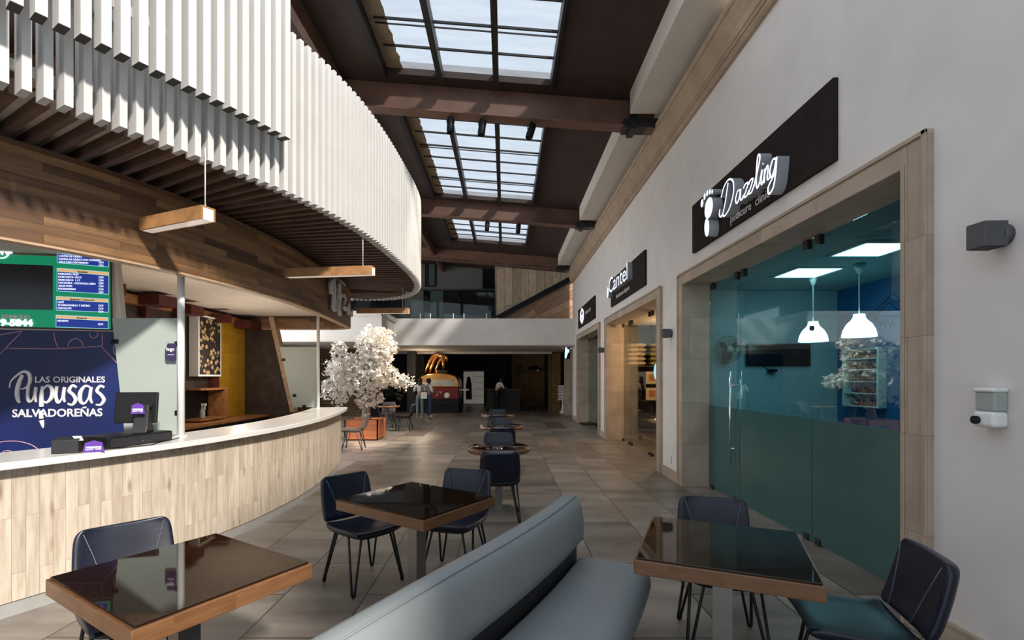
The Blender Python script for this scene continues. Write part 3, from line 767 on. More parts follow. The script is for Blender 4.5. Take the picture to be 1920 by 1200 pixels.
letters = {'D': [[(.21, .30), (.15, .14), (.09, .02), (.03, -.02), (-.02, .02), (.0, .08)], [(.03, .20), (.10, .29), (.22, .33), (.33, .27), (.34, .14), (.25, .01), (.12, -.04), (.06, .0)]],
  'a': [[(.50, .11), (.44, .12), (.39, .05), (.42, 0), (.47, .03), (.51, .12), (.50, .02), (.54, 0), (.58, .04)]],
  'z': [[(.57, .10), (.61, .13), (.67, .12), (.62, .05), (.58, .01), (.64, 0), (.69, .04)]],
  'z2': [[(.68, .10), (.72, .13), (.77, .12), (.72, .05), (.68, .01), (.74, 0), (.80, .06)]],
  'l': [[(.79, .04), (.87, .18), (.91, .28), (.87, .31), (.84, .16), (.84, .03), (.87, 0), (.91, .05)]],
  'i': [[(.91, .05), (.95, .14), (.93, .03), (.95, 0), (.98, .04)], [(.965, .185), (.975, .205)]],
  'n': [[(1.0, .13), (.985, .0), (1.0, .08), (1.045, .14), (1.06, .10), (1.045, .02), (1.075, 0), (1.09, .03)]],
  'g': [[(1.20, .14), (1.14, .15), (1.09, .06), (1.12, .0), (1.17, .05), (1.21, .15), (1.19, .0), (1.15, -.11), (1.08, -.14), (1.06, -.08), (1.13, -.02), (1.21, .03)]]}
for k_, strokes in letters.items():
    q = MB()
    for st_ in strokes: ribbon(q, [(5.64-u*0.97, 3.47+v) for u, v in st_], 0.024, 2.49, 2.60)
    q.build('script_letter', [M['letter_side'], M['letter_lit']], s1)
text('small_lettering', 'pedicure  clinico', 0.135, (2.597, 5.61, 3.375), U, V, M['white_text'], s1, ext=0.002, width=0.90)
s2 = signboard('shop_sign', 9.05, 11.95, 'dark brown shop sign in the middle with plain lit white letters')
text('lettering', 'Cantel', 0.50, (2.54, 11.65, 3.60), U, V, M['letter_lit'], s2, ext=0.05, width=1.75, mside=M['letter_side'])
text('small_lettering', 'literalmente elegante', 0.13, (2.597, 11.35, 3.44), U, V, M['white_text'], s2, width=1.2)
q, blob, ell = foot(); q.prism(ell(11.82, 3.66, 0.09, 0.13), 'x', 2.5, 2.6); o = q.build('round_logo', [M['letter_side'], M['letter_lit']], s2)
for p in o.data.polygons:
    if abs(p.normal.x) > 0.9 and p.center.x < 2.55: p.material_index = 1
s3 = signboard('shop_sign', 14.1, 17.25, 'farthest dark brown shop sign with a white shield logo')
q = MB()
for r0, kk in ((0.26, 0),):
    pts = [(16.3+0.24*math.cos(PI/6+k*PI/3)*1.3, 3.66+0.24*math.sin(PI/6+k*PI/3)) for k in range(6)]
    q.tube([(2.59, a, c) for a, c in pts], 0.025, 6, closed=True)
q.box(2.58, 2.60, 16.08, 16.52, 3.60, 3.70); q.box(2.58, 2.6, 16.2, 16.4, 3.5, 3.56)
q.build('shield_logo', M['letter_lit'], s3)
text('small_lettering', 'RAPID SHOP', 0.14, (2.597, 15.7, 3.62), U, V, M['white_text'], s3, width=1.0)
bs = thing('blade_sign', 'narrow glowing blue sign beyond the third shop', 'sign', (2.50, 19.5, 2.62))
MB().box(-0.12, 0.12, -0.04, 0.04, -0.28, 0.32).build('casing', M['black'], bs); 
q = MB().prism([(-0.10, -0.24), (-0.04, -0.26), (0.02, -0.05), (0.08, 0.0), (0.08, 0.12), (0.0, 0.1), (-0.02, 0.3), (-0.08, 0.2)], 'y', -0.05, -0.041)
q.build('lit_face', emis('blue_lit_face', (0.55, 0.75, 1.0), 1.3), bs)

# ------------------------------------------------------------------ wall lamps, dispenser
def wall_lamp(y, z, label):
    r = thing('wall_lamp', label, 'wall lamp', (XW, y, z), group='grey up-down wall lamps')
    MB().prism([(-0.15, 0.055), (-0.15, -0.05), (-0.03, -0.055), (-0.03, 0.055)], 'z', -0.066, 0.066).build('housing', M['lamp_grey'], r, bevel=0.004)
    MB().lathe([(0.06, -0.05), (0.06, 0.0)], (0, 0, 0), 24, rot=Matrix.Rotation(PI/2, 3, 'Y')).build('wall_plate', M['lamp_grey'], r)
    MB().box(-0.14, -0.04, -0.045, 0.045, -0.068, -0.0655).build('lens', M['black'], r)
wall_lamp(2.58, 2.35, 'grey boxy wall lamp nearest, high on the white wall')
wall_lamp(7.72, 2.30, 'grey boxy wall lamp between the first and second shop doorways')
wall_lamp(12.95, 2.33, 'grey boxy wall lamp between the second and third shop doorways')
dp = thing('soap_dispenser', 'white soap dispenser with clear tank on the right wall', 'soap dispenser', (XW, 2.61, 1.44))
MB().box(-0.085, 0, -0.06, 0.06, -0.105, -0.02).build('body', M['white'], dp, bevel=0.02, segs=4)
MB().box(-0.075, 0, -0.055, 0.055, -0.02, 0.085).build('tank', M['partition'], dp, bevel=0.012, segs=3)
MB().box(-0.085, 0, -0.06, 0.06, 0.082, 0.105).build('lid', M['white'], dp, bevel=0.012, segs=3)
MB().lathe([(0.022, -0.012), (0.022, 0.012)], (-0.09, 0.03, -0.068), 20, rot=Matrix.Rotation(PI/2, 3, 'Y')).build('push_button', M['black'], dp)
for i, (y, z) in enumerate(((8.0-0.25, 0.30), (12.95, 0.30))):
    so = MB().box(XW-0.012, XW, y-0.05, y+0.05, z-0.06, z+0.06).build('wall_socket', M['plaster'], bevel=0.004)
    setp(so, ['white wall socket low between the first and second shop doorways', 'white wall socket low between the second and third shop doorways'][i], 'socket', 'low wall sockets')

# ------------------------------------------------------------------ spotlights
def spotlight(x, y, tilt, label):
    z = bz(x)-0.025
    r = thing('spotlight', label, 'spotlight', (x, y, z), group='black track spotlights')
    MB().tube([(0, 0, 0), (0, 0, -0.05)], 0.012).build('stem', M['black'], r)
    MB().tube([(-0.06, 0, -0.12), (-0.06, 0, -0.07), (-0.03, 0, -0.05), (0.03, 0, -0.05), (0.06, 0, -0.07), (0.06, 0, -0.12)], 0.006).build('yoke', M['black'], r)
    R = Matrix.Rotation(tilt[1], 3, 'Y') @ Matrix.Rotation(tilt[0], 3, 'X')
    MB().lathe([(0.03, 0.11), (0.058, 0.10), (0.06, -0.11), (0.054, -0.14), (0.048, -0.11), (0.0, -0.10)], (0, 0, -0.14), 20, rot=R).build('head', M['black'], r)
    return r
spotlight(-0.87, 7.87, (0.1, 0.05), 'black spotlight on the nearest roof beam, leftmost of three')
spotlight(-0.36, 7.87, (0.15, 0.15), 'black spotlight on the nearest roof beam, middle of three')
spotlight(0.43, 7.87, (-0.1, 0.3), 'black spotlight on the nearest roof beam, rightmost of three')
spotlight(-0.46, 13.02, (0.1, 0.1), 'black spotlight on the middle roof beam, left of two')
spotlight(0.37, 13.02, (0.1, 0.1), 'black spotlight on the middle roof beam, right of two')
def spot_beam(x, y, target, e, size=50, col=(1, 0.88, 0.72)):
    z = bz(x)-0.30; p = Vector((x, y, z)); add_light('spot_beam', 'SPOT', p, e, col, Vector(target)-p, spot_size=math.radians(size), spot_blend=0.6, shadow_soft_size=0.05)
spot_beam(-0.87, 7.87, (-2.3, 9.0, 0.6), 130, 70)
spot_beam(-0.36, 7.87, (-1.2, 8.5, 0.0), 90, 80)
spot_beam(0.43, 7.87, (1.0, 7.0, 0.0), 60, 80)
spot_beam(-0.46, 13.02, (-3.45, 13.0, 1.2), 1500, 48)
spot_beam(0.37, 13.02, (0.5, 14.0, 0), 80, 90)
add_light('van_fill', 'POINT', (-3.6, 21.2, 2.1), 16, (1.0, 0.8, 0.55), shadow_soft_size=0.08)  # fill light added by the van, no lamp body, lifts red and copper
for kx, ky in ((-3.7, 5.6), (-3.7, 7.2), (-4.3, 7.9)): add_light('kiosk_fill', 'POINT', (kx, ky, 1.85), 8, (1.0, 0.86, 0.72), shadow_soft_size=0.02)  # added fill lights without any fitting, brighten the kiosk interior

# ------------------------------------------------------------------ kiosk
CT = spline([(-4.05, 2.2), (-3.55, 2.72), (-3.24, 3.14), (-2.80, 4.05), (-2.62, 4.73), (-2.52, 5.38), (-2.49, 6.2), (-2.54, 7.0), (-2.66, 7.84), (-2.80, 8.6), (-2.93, 9.1), (-2.97, 9.22)], 0.12)
def offs(path, d):
    n = normals(path); return [(p[0]+n[i][0]*d, p[1]+n[i][1]*d) for i, p in enumerate(path)]
kc = thing('service_counter', 'long curved kiosk counter with pale oak front and white top', 'counter', (0, 0, 0))
# normals() points left of travel; travelling +Y left is -X = inward
def plate(path, inner, z0, z1):
    q = MB(); m = len(path); vs = []
    for i in range(m): vs += [(path[i][0], path[i][1], z0), (path[i][0], path[i][1], z1), (inner[i][0], inner[i][1], z1), (inner[i][0], inner[i][1], z0)]
    fs = []
    for i in range(m-1):
        a = 4*i; b = a+4
        for k in range(4): fs.append((a+k, b+k, b+(k+1) % 4, a+(k+1) % 4))
    q.add(vs, fs); q.f.append((0, 1, 2, 3)); e = 4*(m-1); q.f.append((e+3, e+2, e+1, e)); return q
plate(CT, offs(CT, 0.62), 1.0, 1.05).build('countertop', M['counter_top'], kc, bevel=0.006)
MB().band(offs(CT, 0.11), 0.10, 1.0, 0.04).build('front_panel', M['counter_wood'], kc)
MB().band(offs(CT, 0.125), 0.0, 0.10, 0.03).build('plinth', M['kick'], kc)
MB().band(offs(CT, 0.56), 0.0, 1.0, 0.03).build('back_panel', M['black'], kc)
MB().box(-3.52, -3.10, 9.12, 9.16, 0.0, 1.0).build('end_panel', M['counter_wood'], kc)

# fascia and kiosk roof
FA = spline([(-4.1, 2.2), (-3.62, 2.75), (-3.34, 3.2), (-3.06, 3.72), (-2.86, 4.3), (-2.72, 4.98), (-2.62, 5.77), (-2.62, 6.5), (-2.66, 7.2), (-2.75, 8.17), (-2.83, 8.9), (-2.92, 9.2), (-3.2, 9.35), (-3.6, 9.38), (-6.5, 9.38)], 0.12)
kr = thing('kiosk_canopy', 'curved walnut planked fascia and cream ceiling over the kiosk', 'canopy', (0, 0, 0))
MB().band(FA, 2.53, 3.20, 0.10).build('fascia', [M['fascia']], kr)
MB().band(FA, 2.515, 2.53, 0.10).build('edge_strip', M['ply_edge'], kr)
inn = offs(FA, 0.10)
cl = MB(); m = len(inn); vs = [(p[0], p[1], 2.76) for p in inn]+[(-6.5, p[1], 2.76) for p in inn]+[(p[0], p[1], 2.80) for p in inn]+[(-6.5, p[1], 2.80) for p in inn]
last = next(i for i, p in enumerate(FA) if p[1] > 9.25)
for off in (0, 2*m):
    for i in range(last): cl.add([vs[off+i], vs[off+i+1], vs[off+m+i+1], vs[off+m+i]], [(0, 1, 2, 3)])
cl.build('ceiling_board', M['kiosk_soffit'], kr)
lg = P(640, 560, 8.3)
# fascia lettering: pale raised script
sc = thing('fascia_lettering', 'pale grey raised script lettering on the walnut fascia end', 'sign', (0, 0, 0))
q = MB()
def onf(t, z):   # point just outside the fascia near its far end, t = distance along Y
    i = min(range(len(FA)-6), key=lambda k: abs(FA[k][1]-t)); p = FA[i]; n = normals(FA)[i]; return (p[0]-n[0]*0.06, p[1]-n[1]*0.06+(t-p[1]), z)
for pts in ([(7.35, 2.86), (7.3, 3.0), (7.45, 3.1), (7.5, 2.95), (7.45, 2.66), (7.55, 2.64), (7.75, 3.05), (7.8, 3.12), (7.85, 2.9), (7.8, 2.7), (7.9, 2.62)],
            [(7.6, 2.84), (7.9, 2.92), (8.15, 2.98), (8.25, 2.92), (8.15, 2.82), (8.05, 2.78), (8.3, 2.76), (8.45, 2.88), (8.5, 2.72), (8.7, 2.8), (8.75, 2.7)]):
    q.tube([onf(a, c) for a, c in pts], 0.035, 8)
q.build('script_strokes', mat('pale_grey_letters', (0.55, 0.54, 0.53), 0.5), sc)

# slatted ring
RING = spline([(-3.55, 1.75), (-3.15, 2.2), (-2.79, 2.73), (-2.56, 3.13), (-2.24, 3.71), (-1.98, 4.19), (-1.79, 4.67), (-1.68, 5.05), (-1.58, 5.52), (-1.50, 6.2), (-1.455, 7.0), (-1.43, 7.8), (-1.46, 8.5), (-1.58, 9.15), (-1.80, 9.75), (-2.10, 10.2), (-2.5, 10.42), (-3.0, 10.47), (-4.2, 10.47)], 0.095)
ZS0, ZS1 = 3.25, 4.70
nr = normals(RING)
def slatbox(q, p, n, z0, z1, wd=0.044, dp_=0.125):
    t = (n[1], -n[0]); a = math.atan2(n[1], n[0])
    c = (p[0]+n[0]*dp_/2, p[1]+n[1]*dp_/2, (z0+z1)/2)
    q.cbox(c, (dp_, wd, z1-z0), Matrix.Rotation(a, 3, 'Z'))
sr = thing('slatted_canopy', 'curved canopy of white vertical slats over dark wooden ribs', 'slatted canopy', (0, 0, 0))
rest = MB(); restr = MB(); ncount = 0
for i, p in enumerate(RING):
    if ncount < 100:
        q = MB(); slatbox(q, p, nr[i], ZS0, ZS1); q.build('slat', M['slat'], sr)
        ln = 1.75
        # rib runs inward
    else: slatbox(rest, p, nr[i], ZS0, ZS1)
    ncount += 1
R2 = [p for k, p in enumerate(spline([(a[0], a[1]) for a in RING], 0.145))]; n2 = normals(R2)
for i, p in enumerate(R2):
    if p[1] > 9.5: break
    n = n2[i]; a = math.atan2(n[1], n[0]); ln = 1.2 if i > 14 else 1.5
    c = (p[0]+n[0]*(0.125+ln/2), p[1]+n[1]*(0.125+ln/2), 3.287)
    hh = 0.075 if p[1] < 4.6 else 0.125
    MB().cbox((c[0], c[1], 3.25+hh/2), (ln, 0.045, hh), Matrix.Rotation(a, 3, 'Z')).build('rib', M['rib'], sr)
if rest.v:
    o = rest.build('slat', M['slat'], sr); o['kind'] = 'stuff'
q = MB()
for k in range(14): q.cbox((-2.9, 9.55+k*0.06, 3.3125), (1.9-0.02*k*k*0.6, 0.02, 0.125))
o = q.build('rib', M['rib'], sr); o['kind'] = 'stuff'
ri = offs(RING, 0.125)
q = MB(); 
for z0, z1 in ((3.40, 3.46), (3.93, 3.99), (4.5, 4.56)): q.band(ri, z0, z1, 0.03)
q.build('rail', M['slat'], sr)
# soffit board above ribs (cream)
iv = offs(RING, 0.16); q = MB()
for i in range(len(iv)-1):
    zz = 3.328 if iv[i][1] < 4.6 else 3.38
    if RING[i][1] < 10.3 and iv[i+1][1] > iv[i][1]: q.add([(iv[i][0], iv[i][1], zz), (iv[i+1][0], iv[i+1][1], zz), (-6.5, iv[i+1][1], zz), (-6.5, iv[i][1], zz)], [(0, 1, 2, 3)])
q.build('soffit_board', M['kiosk_soffit'], sr)
# upper, outer tier of slats
UP = spline([(-3.1, 2.0), (-2.80, 2.36), (-2.57, 2.66), (-2.25, 3.19), (-2.03, 3.58), (-1.84, 3.98), (-1.80, 4.08)], 0.098)
nu = normals(UP)
su = thing('slat_screen', 'upper outer tier of white slats hanging at top left', 'slat screen', (0, 0, 0))
for i, p in enumerate(UP):
    q = MB(); slatbox(q, p, nu[i], 3.60, 5.3, 0.052, 0.10); q.build('slat', M['slat'], su)
q = MB(); q.band(offs(UP, 0.10), 3.92, 3.98, 0.03); q.band(offs(UP, 0.10), 4.9, 4.96, 0.03); q.build('rail', M['slat'], su)
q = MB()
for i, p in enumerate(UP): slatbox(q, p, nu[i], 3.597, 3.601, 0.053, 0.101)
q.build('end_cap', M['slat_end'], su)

# hanging linear lamps
def bar_lamp(a, bpt, label, cord_t=0.88, group='wooden bar lamps under the slatted canopy'):
    a = Vector(a); bpt = Vector(bpt); d = bpt-a; ln = d.length; rz = math.atan2(d.y, d.x)
    r = thing('bar_lamp', label, 'bar lamp', a, rz, group)
    q = MB().box(0, ln, -0.055, -0.04, 0, 0.10).box(0, ln, 0.04, 0.055, 0, 0.10).box(0, ln, -0.04, 0.04, 0.085, 0.10); q.build('wooden_housing', M['ply_wood'], r)
    MB().box(0, ln-0.002, -0.04, 0.04, 0.0, 0.012).build('diffuser', M['lamp_diff'], r)
    MB().box(ln-0.015, ln, -0.04, 0.04, 0.012, 0.085).build('end_cap', M['white'], r)
    MB().tube([(ln*cord_t, 0, 0.10), (ln*cord_t, 0, 3.33-a.z)], 0.004, 6).build('cord', M['white'], r)
    MB().lathe([(0.01, 0.10), (0.01, 0.13)], (ln*cord_t, 0, 0), 8).build('cord_grip', M['chrome'], r)
M['ply_wood'] = mat('warm_oak', (0.33, 0.165, 0.065), 0.45, var=0.25, scale=8)
M['lamp_diff'] = emis('lamp_diffuser_dim', (1.0, 0.85, 0.72), 0.35, (0.8, 0.7, 0.62))
bar_lamp((-2.90, 3.955, 2.78), (-2.22, 3.66, 2.78), 'oak bar lamp nearest, hanging over the kiosk fascia', 0.95)
bar_lamp((-2.56, 5.765, 2.78), (-1.51, 5.62, 2.78), 'oak bar lamp in the middle of the three over the counter')
bar_lamp((-2.72, 9.0, 2.78), (-1.76, 9.0, 2.78), 'oak bar lamp farthest away beside the end of the fascia')

# kiosk posts and frosted partitions
for i, (x, y, r_) in enumerate(((-3.03, 4.57, 0.03), (-3.36, 8.8, 0.027))):
    po = MB().lathe([(r_, 1.05), (r_, 2.76)], (x, y, 0), 20).lathe([(r_+0.02, 1.05), (r_+0.02, 1.058)], (x, y, 0), 20).build('counter_post', M['white'])
    setp(po, ['white post standing on the counter beside the till', 'white post standing on the far end of the counter'][i], 'post', 'white posts on the counter')
pt = thing('glass_partition', 'frosted glass partition behind the till, left of the white post', 'partition', (0, 0, 0))
MB().prism([(-3.70, 2.16), (-3.07, 2.16), (-3.07, 1.06), (-3.58, 1.06)], 'y', 4.60, 4.612).build('frosted_pane', M['partition'], pt)
q = MB()
for z in (1.25, 1.9): q.box(-3.10, -3.05, 4.585, 4.625, z, z+0.04)
q.box(-3.70, -3.64, 4.585, 4.625, 1.92, 1.96); q.build('clip', M['black'], pt)
pt2 = thing('glass_partition', 'frosted glass partition at the far end of the kiosk', 'partition', (0, 0, 0))
MB().prism([(-4.10, 2.16), (-3.40, 2.16), (-3.40, 1.06), (-3.86, 1.06)], 'y', 8.90, 8.912).build('frosted_pane', M['partition'], pt2)
q = MB()
for z in (1.25, 1.9): q.box(-3.42, -3.37, 8.885, 8.925, z, z+0.05)
q.box(-3.86, -3.80, 8.885, 8.925, 1.25, 1.30); q.box(-4.06, -4.0, 8.885, 8.925, 1.9, 1.95); q.box(-3.68, -3.62, 8.885, 8.925, 1.06, 1.10); q.build('clip', M['black'], pt2)

# kiosk left wall with blue poster and menu board
WD = Vector((1, 0.18, 0)).normalized(); W0 = Vector((-3.60, 4.72, 0))
WN = Vector((WD.y, -WD.x, 0))      # towards camera
def wp(px, py, off=0.0):
    d = Vector(((px-VX)/F, 1, -(py-VY)/F)); o = Vector((0, 0, EYE))
    t = ((W0+WN*off)-o).dot(WN)/d.dot(WN); return o+d*t
def wz(px, z, off=0.0):
    p = wp(px, 600, off); return VY-(z-EYE)*F/p.y
def wquad(q, pts, off0, off1):
    a = [wp(x, y, off1) for x, y in pts]; b_ = [wp(x, y, off1)-WN*(off1-off0) for x, y in pts]
    n = len(a); q.add(a+b_, [tuple(range(n)), tuple(range(n, 2*n))[::-1]]+[(i, (i+1) % n, n+(i+1) % n, n+i) for i in range(n)])
m_, nt_, b__ = newmat('blue_poster_print'); 
nn = noise(nt_, uvnode(nt_, obj=True), 0.9, 2); L(nt_, ramp(nt_, nn, (0.001, 0.003, 0.035), (0.001, 0.011, 0.10)), b__.inputs['Base Color']); b__.inputs['Roughness'].default_value = 0.5
M['blue_poster'] = m_
M['poster_line'] = mat('pink_line_print', (0.42, 0.22, 0.30), 0.6)
q = MB(); wquad(q, [(-330, wz(-330, 2.75)), (205, wz(205, 2.75)), (214, 600), (248, wz(248, 0)), (-330, wz(-330, 0))], -0.06, 0.0)
struct('wall_kiosk', q, M['kiosk_soffit'])
po = thing('blue_poster', 'deep blue wall poster with white script lettering and pink outline pattern', 'poster', (0, 0, 0))
q = MB(); wquad(q, [(-300, 612), (212, 622), (241, 870), (-300, 1010)], 0.002, 0.008); q.build('print', M['blue_poster'], po)
def wline(q, pts, r=0.006): q.tube([wp(x, y, 0.01) for x, y in pts], r, 6)
def arc(cx, cy, rx, ry, a0, a1, n=14): return [(cx+rx*math.cos(math.radians(a0+(a1-a0)*k/n)), cy-ry*math.sin(math.radians(a0+(a1-a0)*k/n))) for k in range(n+1)]
q = MB()
for pts in ([(42, 621), (0, 664)], [(0, 628), (40, 621)], [(10, 653), (108, 654), (190, 649), (228, 690)], [(101, 622), (104, 640), (110, 654)], [(192, 624), (192, 649)],
            arc(142, 650, 14, 15, 0, 180), arc(176, 624, 8, 10, 180, 360), arc(222, 655, 9, 12, 80, 280), arc(22, 855, 55, 28, 10, 170), arc(14, 850, 9, 5, 0, 180)):
    q = MB(); wline(q, pts, 0.005); q.build('printed_line', M['poster_line'], po)
UW = (wp(200, 780)-wp(20, 777)).normalized(); VW = Vector((0, 0, 1))
def wtext(s, px, py, px1, size_px, parent, m, off=0.012, bold=0.0, shear=0, name='lettering', ext=0.002):
    o_ = wp(px, py, off); e_ = wp(px1, py, off); wd = (e_-o_).length; sz = size_px*o_.y/F*1.38
    return text(name, s, sz, o_, WD, VW, m, parent, ext=ext, width=wd, bold=bold, shear=shear)
wtext('LAS ORIGINALES', 66, 717, 197, 11.5, po, M['white_text'], bold=0.001)
wtext('SALVADOREÑAS', 23, 782, 192, 15, po, M['white_text'], bold=0.002)
# brush script strokes for the middle word
def stroke(q, pts, r):
    p3_ = spline([(x, y, rr*1000) for (x, y), rr in zip(pts, r)], 1.2)
    q.tube([wp(a_[0], a_[1], 0.012) for a_ in p3_], [a_[2]/1000 for a_ in p3_], 8)
q = MB()
P_ = [(36, 757), (33, 735), (37, 712), (44, 703)]
stroke(q, [(18, 727), (21, 715), (32, 704), (44, 697), (54, 700), (57, 712), (52, 725), (40, 730)], [0.006, 0.007, 0.01, 0.012, 0.016, 0.016, 0.012, 0.006])
stroke(q, [(43, 703), (37, 716), (33, 733), (34, 748), (37, 756)], [0.015, 0.018, 0.02, 0.018, 0.01])
stroke(q, [(54, 724), (52, 742), (55, 753), (62, 748), (68, 726), (66, 742), (68, 755)], [0.014, 0.014, 0.014, 0.008, 0.014, 0.014, 0.009])
stroke(q, [(80, 724), (78, 745), (78, 763)], [0.012, 0.018, 0.018])
stroke(q, [(76, 770), (78, 786)], [0.014, 0.018]); stroke(q, [(78, 788), (80, 797), (81, 803)], [0.02, 0.013, 0.004])
stroke(q, [(79, 732), (90, 723), (98, 730), (97, 745), (88, 755), (82, 752)], [0.008, 0.013, 0.018, 0.018, 0.012, 0.007])
stroke(q, [(107, 724), (105, 742), (109, 755), (116, 747), (121, 726), (119, 744), (122, 755)], [0.014, 0.014, 0.014, 0.008, 0.014, 0.014, 0.008])
stroke(q, [(144, 727), (136, 723), (130, 733), (138, 741), (142, 750), (136, 759), (127, 757)], [0.011, 0.014, 0.015, 0.015, 0.016, 0.014, 0.008])
stroke(q, [(170, 727), (160, 724), (151, 736), (151, 752), (158, 757), (166, 746), (171, 726), (169, 745), (173, 757)], [0.008, 0.013, 0.018, 0.016, 0.012, 0.008, 0.013, 0.014, 0.008])
stroke(q, [(196, 727), (188, 724), (182, 733), (190, 741), (195, 750), (189, 759), (180, 759)], [0.011, 0.014, 0.015, 0.015, 0.016, 0.014, 0.008])
q.build('brush_script', M['white_text'], po)
mb_ = thing('menu_board', 'green lit menu board with blue price panels above the poster', 'menu board', (0, 0, 0))
q = MB(); wquad(q, [(-120, wz(-120, 2.74)), (207, 486), (209, 620), (-120, 612)], 0.012, 0.03); q.build('frame', M['dark_red'], mb_)
q = MB(); wquad(q, [(-120, wz(-120, 2.74)), (204, 484), (206, 617), (-120, 608)], 0.032, 0.05); q.build('face', M['green_board'], mb_)
q = MB(); wquad(q, [(-110, 490), (98.5, 498), (98, 581), (-110, 578)], 0.052, 0.056); q.build('screen', M['screen'], mb_)
boxes = [((107, 474, 204, 484, 501, 493), None, [('COSTRA DE QUESO', 'Q 8'), ('COSTRA DE QUESO CON CHORIZO', 'Q10'), ('YUCA CON CHICHARRON', 'Q25')]),
         ((106.5, 502, 204, 510, 552, 546), 'Bebidas', [('HORCHATA VASO', 'Q10'), ('HORCHATA 1/2 LT', 'Q20'), ('HORCHATA  1 LT', 'Q35'), ('COCACOLA - COCACOLA ZERO', 'Q10'), ('AGUA PURA', 'Q10'), ('KOLASHANPAN', 'Q15')]),
         ((105, 555, 203.5, 560.5, 586, 582), 'Bebidas Calientes', [('CAFÉ', 'Q10'), ('TÉ MANZANILLA Y NEGRO', 'Q10'), ('CHOCOLATE', 'Q10')]),
         ((104.5, 590, 203, 595, 617, 613.5), 'Postres', [('HELADOS', 'Q10')])]
for (x0, y0, x1, y1, yb1, yb0), head, rows in boxes:
    q = MB(); wquad(q, [(x0, y0), (x1, y1), (x1, yb1), (x0, yb0)], 0.0515, 0.053); q.build('panel_border', M['menu_light'], mb_)
    hy = 7.0 if head else 1.5
    q = MB(); wquad(q, [(x0+1, y0+hy), (x1-1, y1+hy), (x1-1, yb1-1), (x0+1, yb0-1)], 0.0535, 0.055); q.build('price_panel', M['menu_blue'], mb_)
    if head:
        q = MB(); wquad(q, [(x0+1, y0+1), (x1-1, y1+1), (x1-1, y1+hy-0.8), (x0+1, y0+hy-0.8)], 0.0535, 0.055); q.build('heading_strip', M['menu_tan'], mb_)
        wtext(head, (x0+x1)/2-2.4*len(head)*0.55, (y0+y1)/2+hy-1.6, (x0+x1)/2+2.4*len(head)*0.55, 3.6, mb_, M['black'], off=0.058, name='heading')
    for k, (s_, pr) in enumerate(rows):
        yy = y0+hy+6.0+k*5.6; f_ = (x1-x0)
        wtext(s_, x0+3, yy, x0+3+min(78, 2.9*len(s_)), 3.6, mb_, M['menu_white'], off=0.058, bold=0.0, name='menu_line')
        wtext(pr, x1-19, yy+6.5, x1-10, 3.6, mb_, M['menu_white'], off=0.058, bold=0.0, name='price')
wtext('A DOMICILIO', -8, 596, 57, 6.5, mb_, M['white_text'], off=0.058, bold=0.002)
wtext('9-5844', 0, 610, 62, 12, mb_, M['menu_white'], off=0.058, bold=0.006, name='phone_number')
q = MB(); q.tube([wp(x, y, 0.058) for x, y in arc(3, 470, 15, 14, 0, 355, 28)], 0.007, 6); q.build('round_logo_ring', M['menu_white'], mb_)
wtext('M', -5, 477, 9, 13, mb_, M['menu_white'], off=0.06, bold=0.004, shear=0.3, name='logo_letter'); wtext('ipez', 9, 475, 24, 5, mb_, M['menu_white'], off=0.06, bold=0.002, name='logo_text')
# slanted cream edge board
q = MB(); a0 = P(208, 486, 4.70); a1 = P(216, 486, 4.70); b1 = P(250, 850, 4.70); b0 = P(242, 850, 4.70)
struct('trim_11', MB().prism([(a0.x, a0.z), (a1.x+0.01, a1.z), (b1.x, b1.z), (b0.x-0.005, b0.z)], 'y', 4.70, 4.76), M['plaster_cream'])

# kiosk back wall at X=-5 and end wall at Y=9.4
struct('wall_kiosk_back', MB().box(-5.1, -5.0, 4.9, 9.5, 0, 2.75), M['dark_tile'])
e0 = [(-5.0, 2.75), (-4.42, 2.75), (-4.04, 1.0), (-4.0, 0.0), (-5.0, 0)]
struct('wall_kiosk_end', MB().prism(e0, 'y', 9.36, 9.46), M['dark_tile'])
struct('trim_12', MB().prism([(-4.45, 2.75), (-4.36, 2.75), (-3.96, 0.95), (-4.04, 0.95)], 'y', 9.20, 9.36), M['ply_edge'])
yp = MB().box(-4.995, -4.97, 8.40, 9.34, 0.86, 2.68).build('tile_panel', M['yellow']); setp(yp, 'yellow tiled panel on the kiosk back wall', 'wall panel')
# timber beam with block ends along the back wall
tb = thing('timber_beam', 'dark red timber beam with stepped blocks under the kiosk ceiling', 'beam', (0, 0, 0))
MB().box(-4.99, -4.90, 5.0, 9.35, 2.58, 2.70).build('beam', M['orange_wood'], tb)
for y, ln, z in ((5.75, 0.42, 2.66), (6.7, 0.35, 2.64), (7.35, 0.3, 2.60), (8.2, 0.12, 2.58), (9.1, 0.5, 2.56)):
    MB().box(-4.90, -4.62, y-ln/2, y+ln/2, z-0.06, z+0.08).build('block', M['dark_red'], tb)
q = MB()
for y in (5.75, 6.7): q.box(-4.98, -4.90, y-0.03, y+0.03, 2.42, 2.6)
q.build('bracket', M['dark_red'], tb)
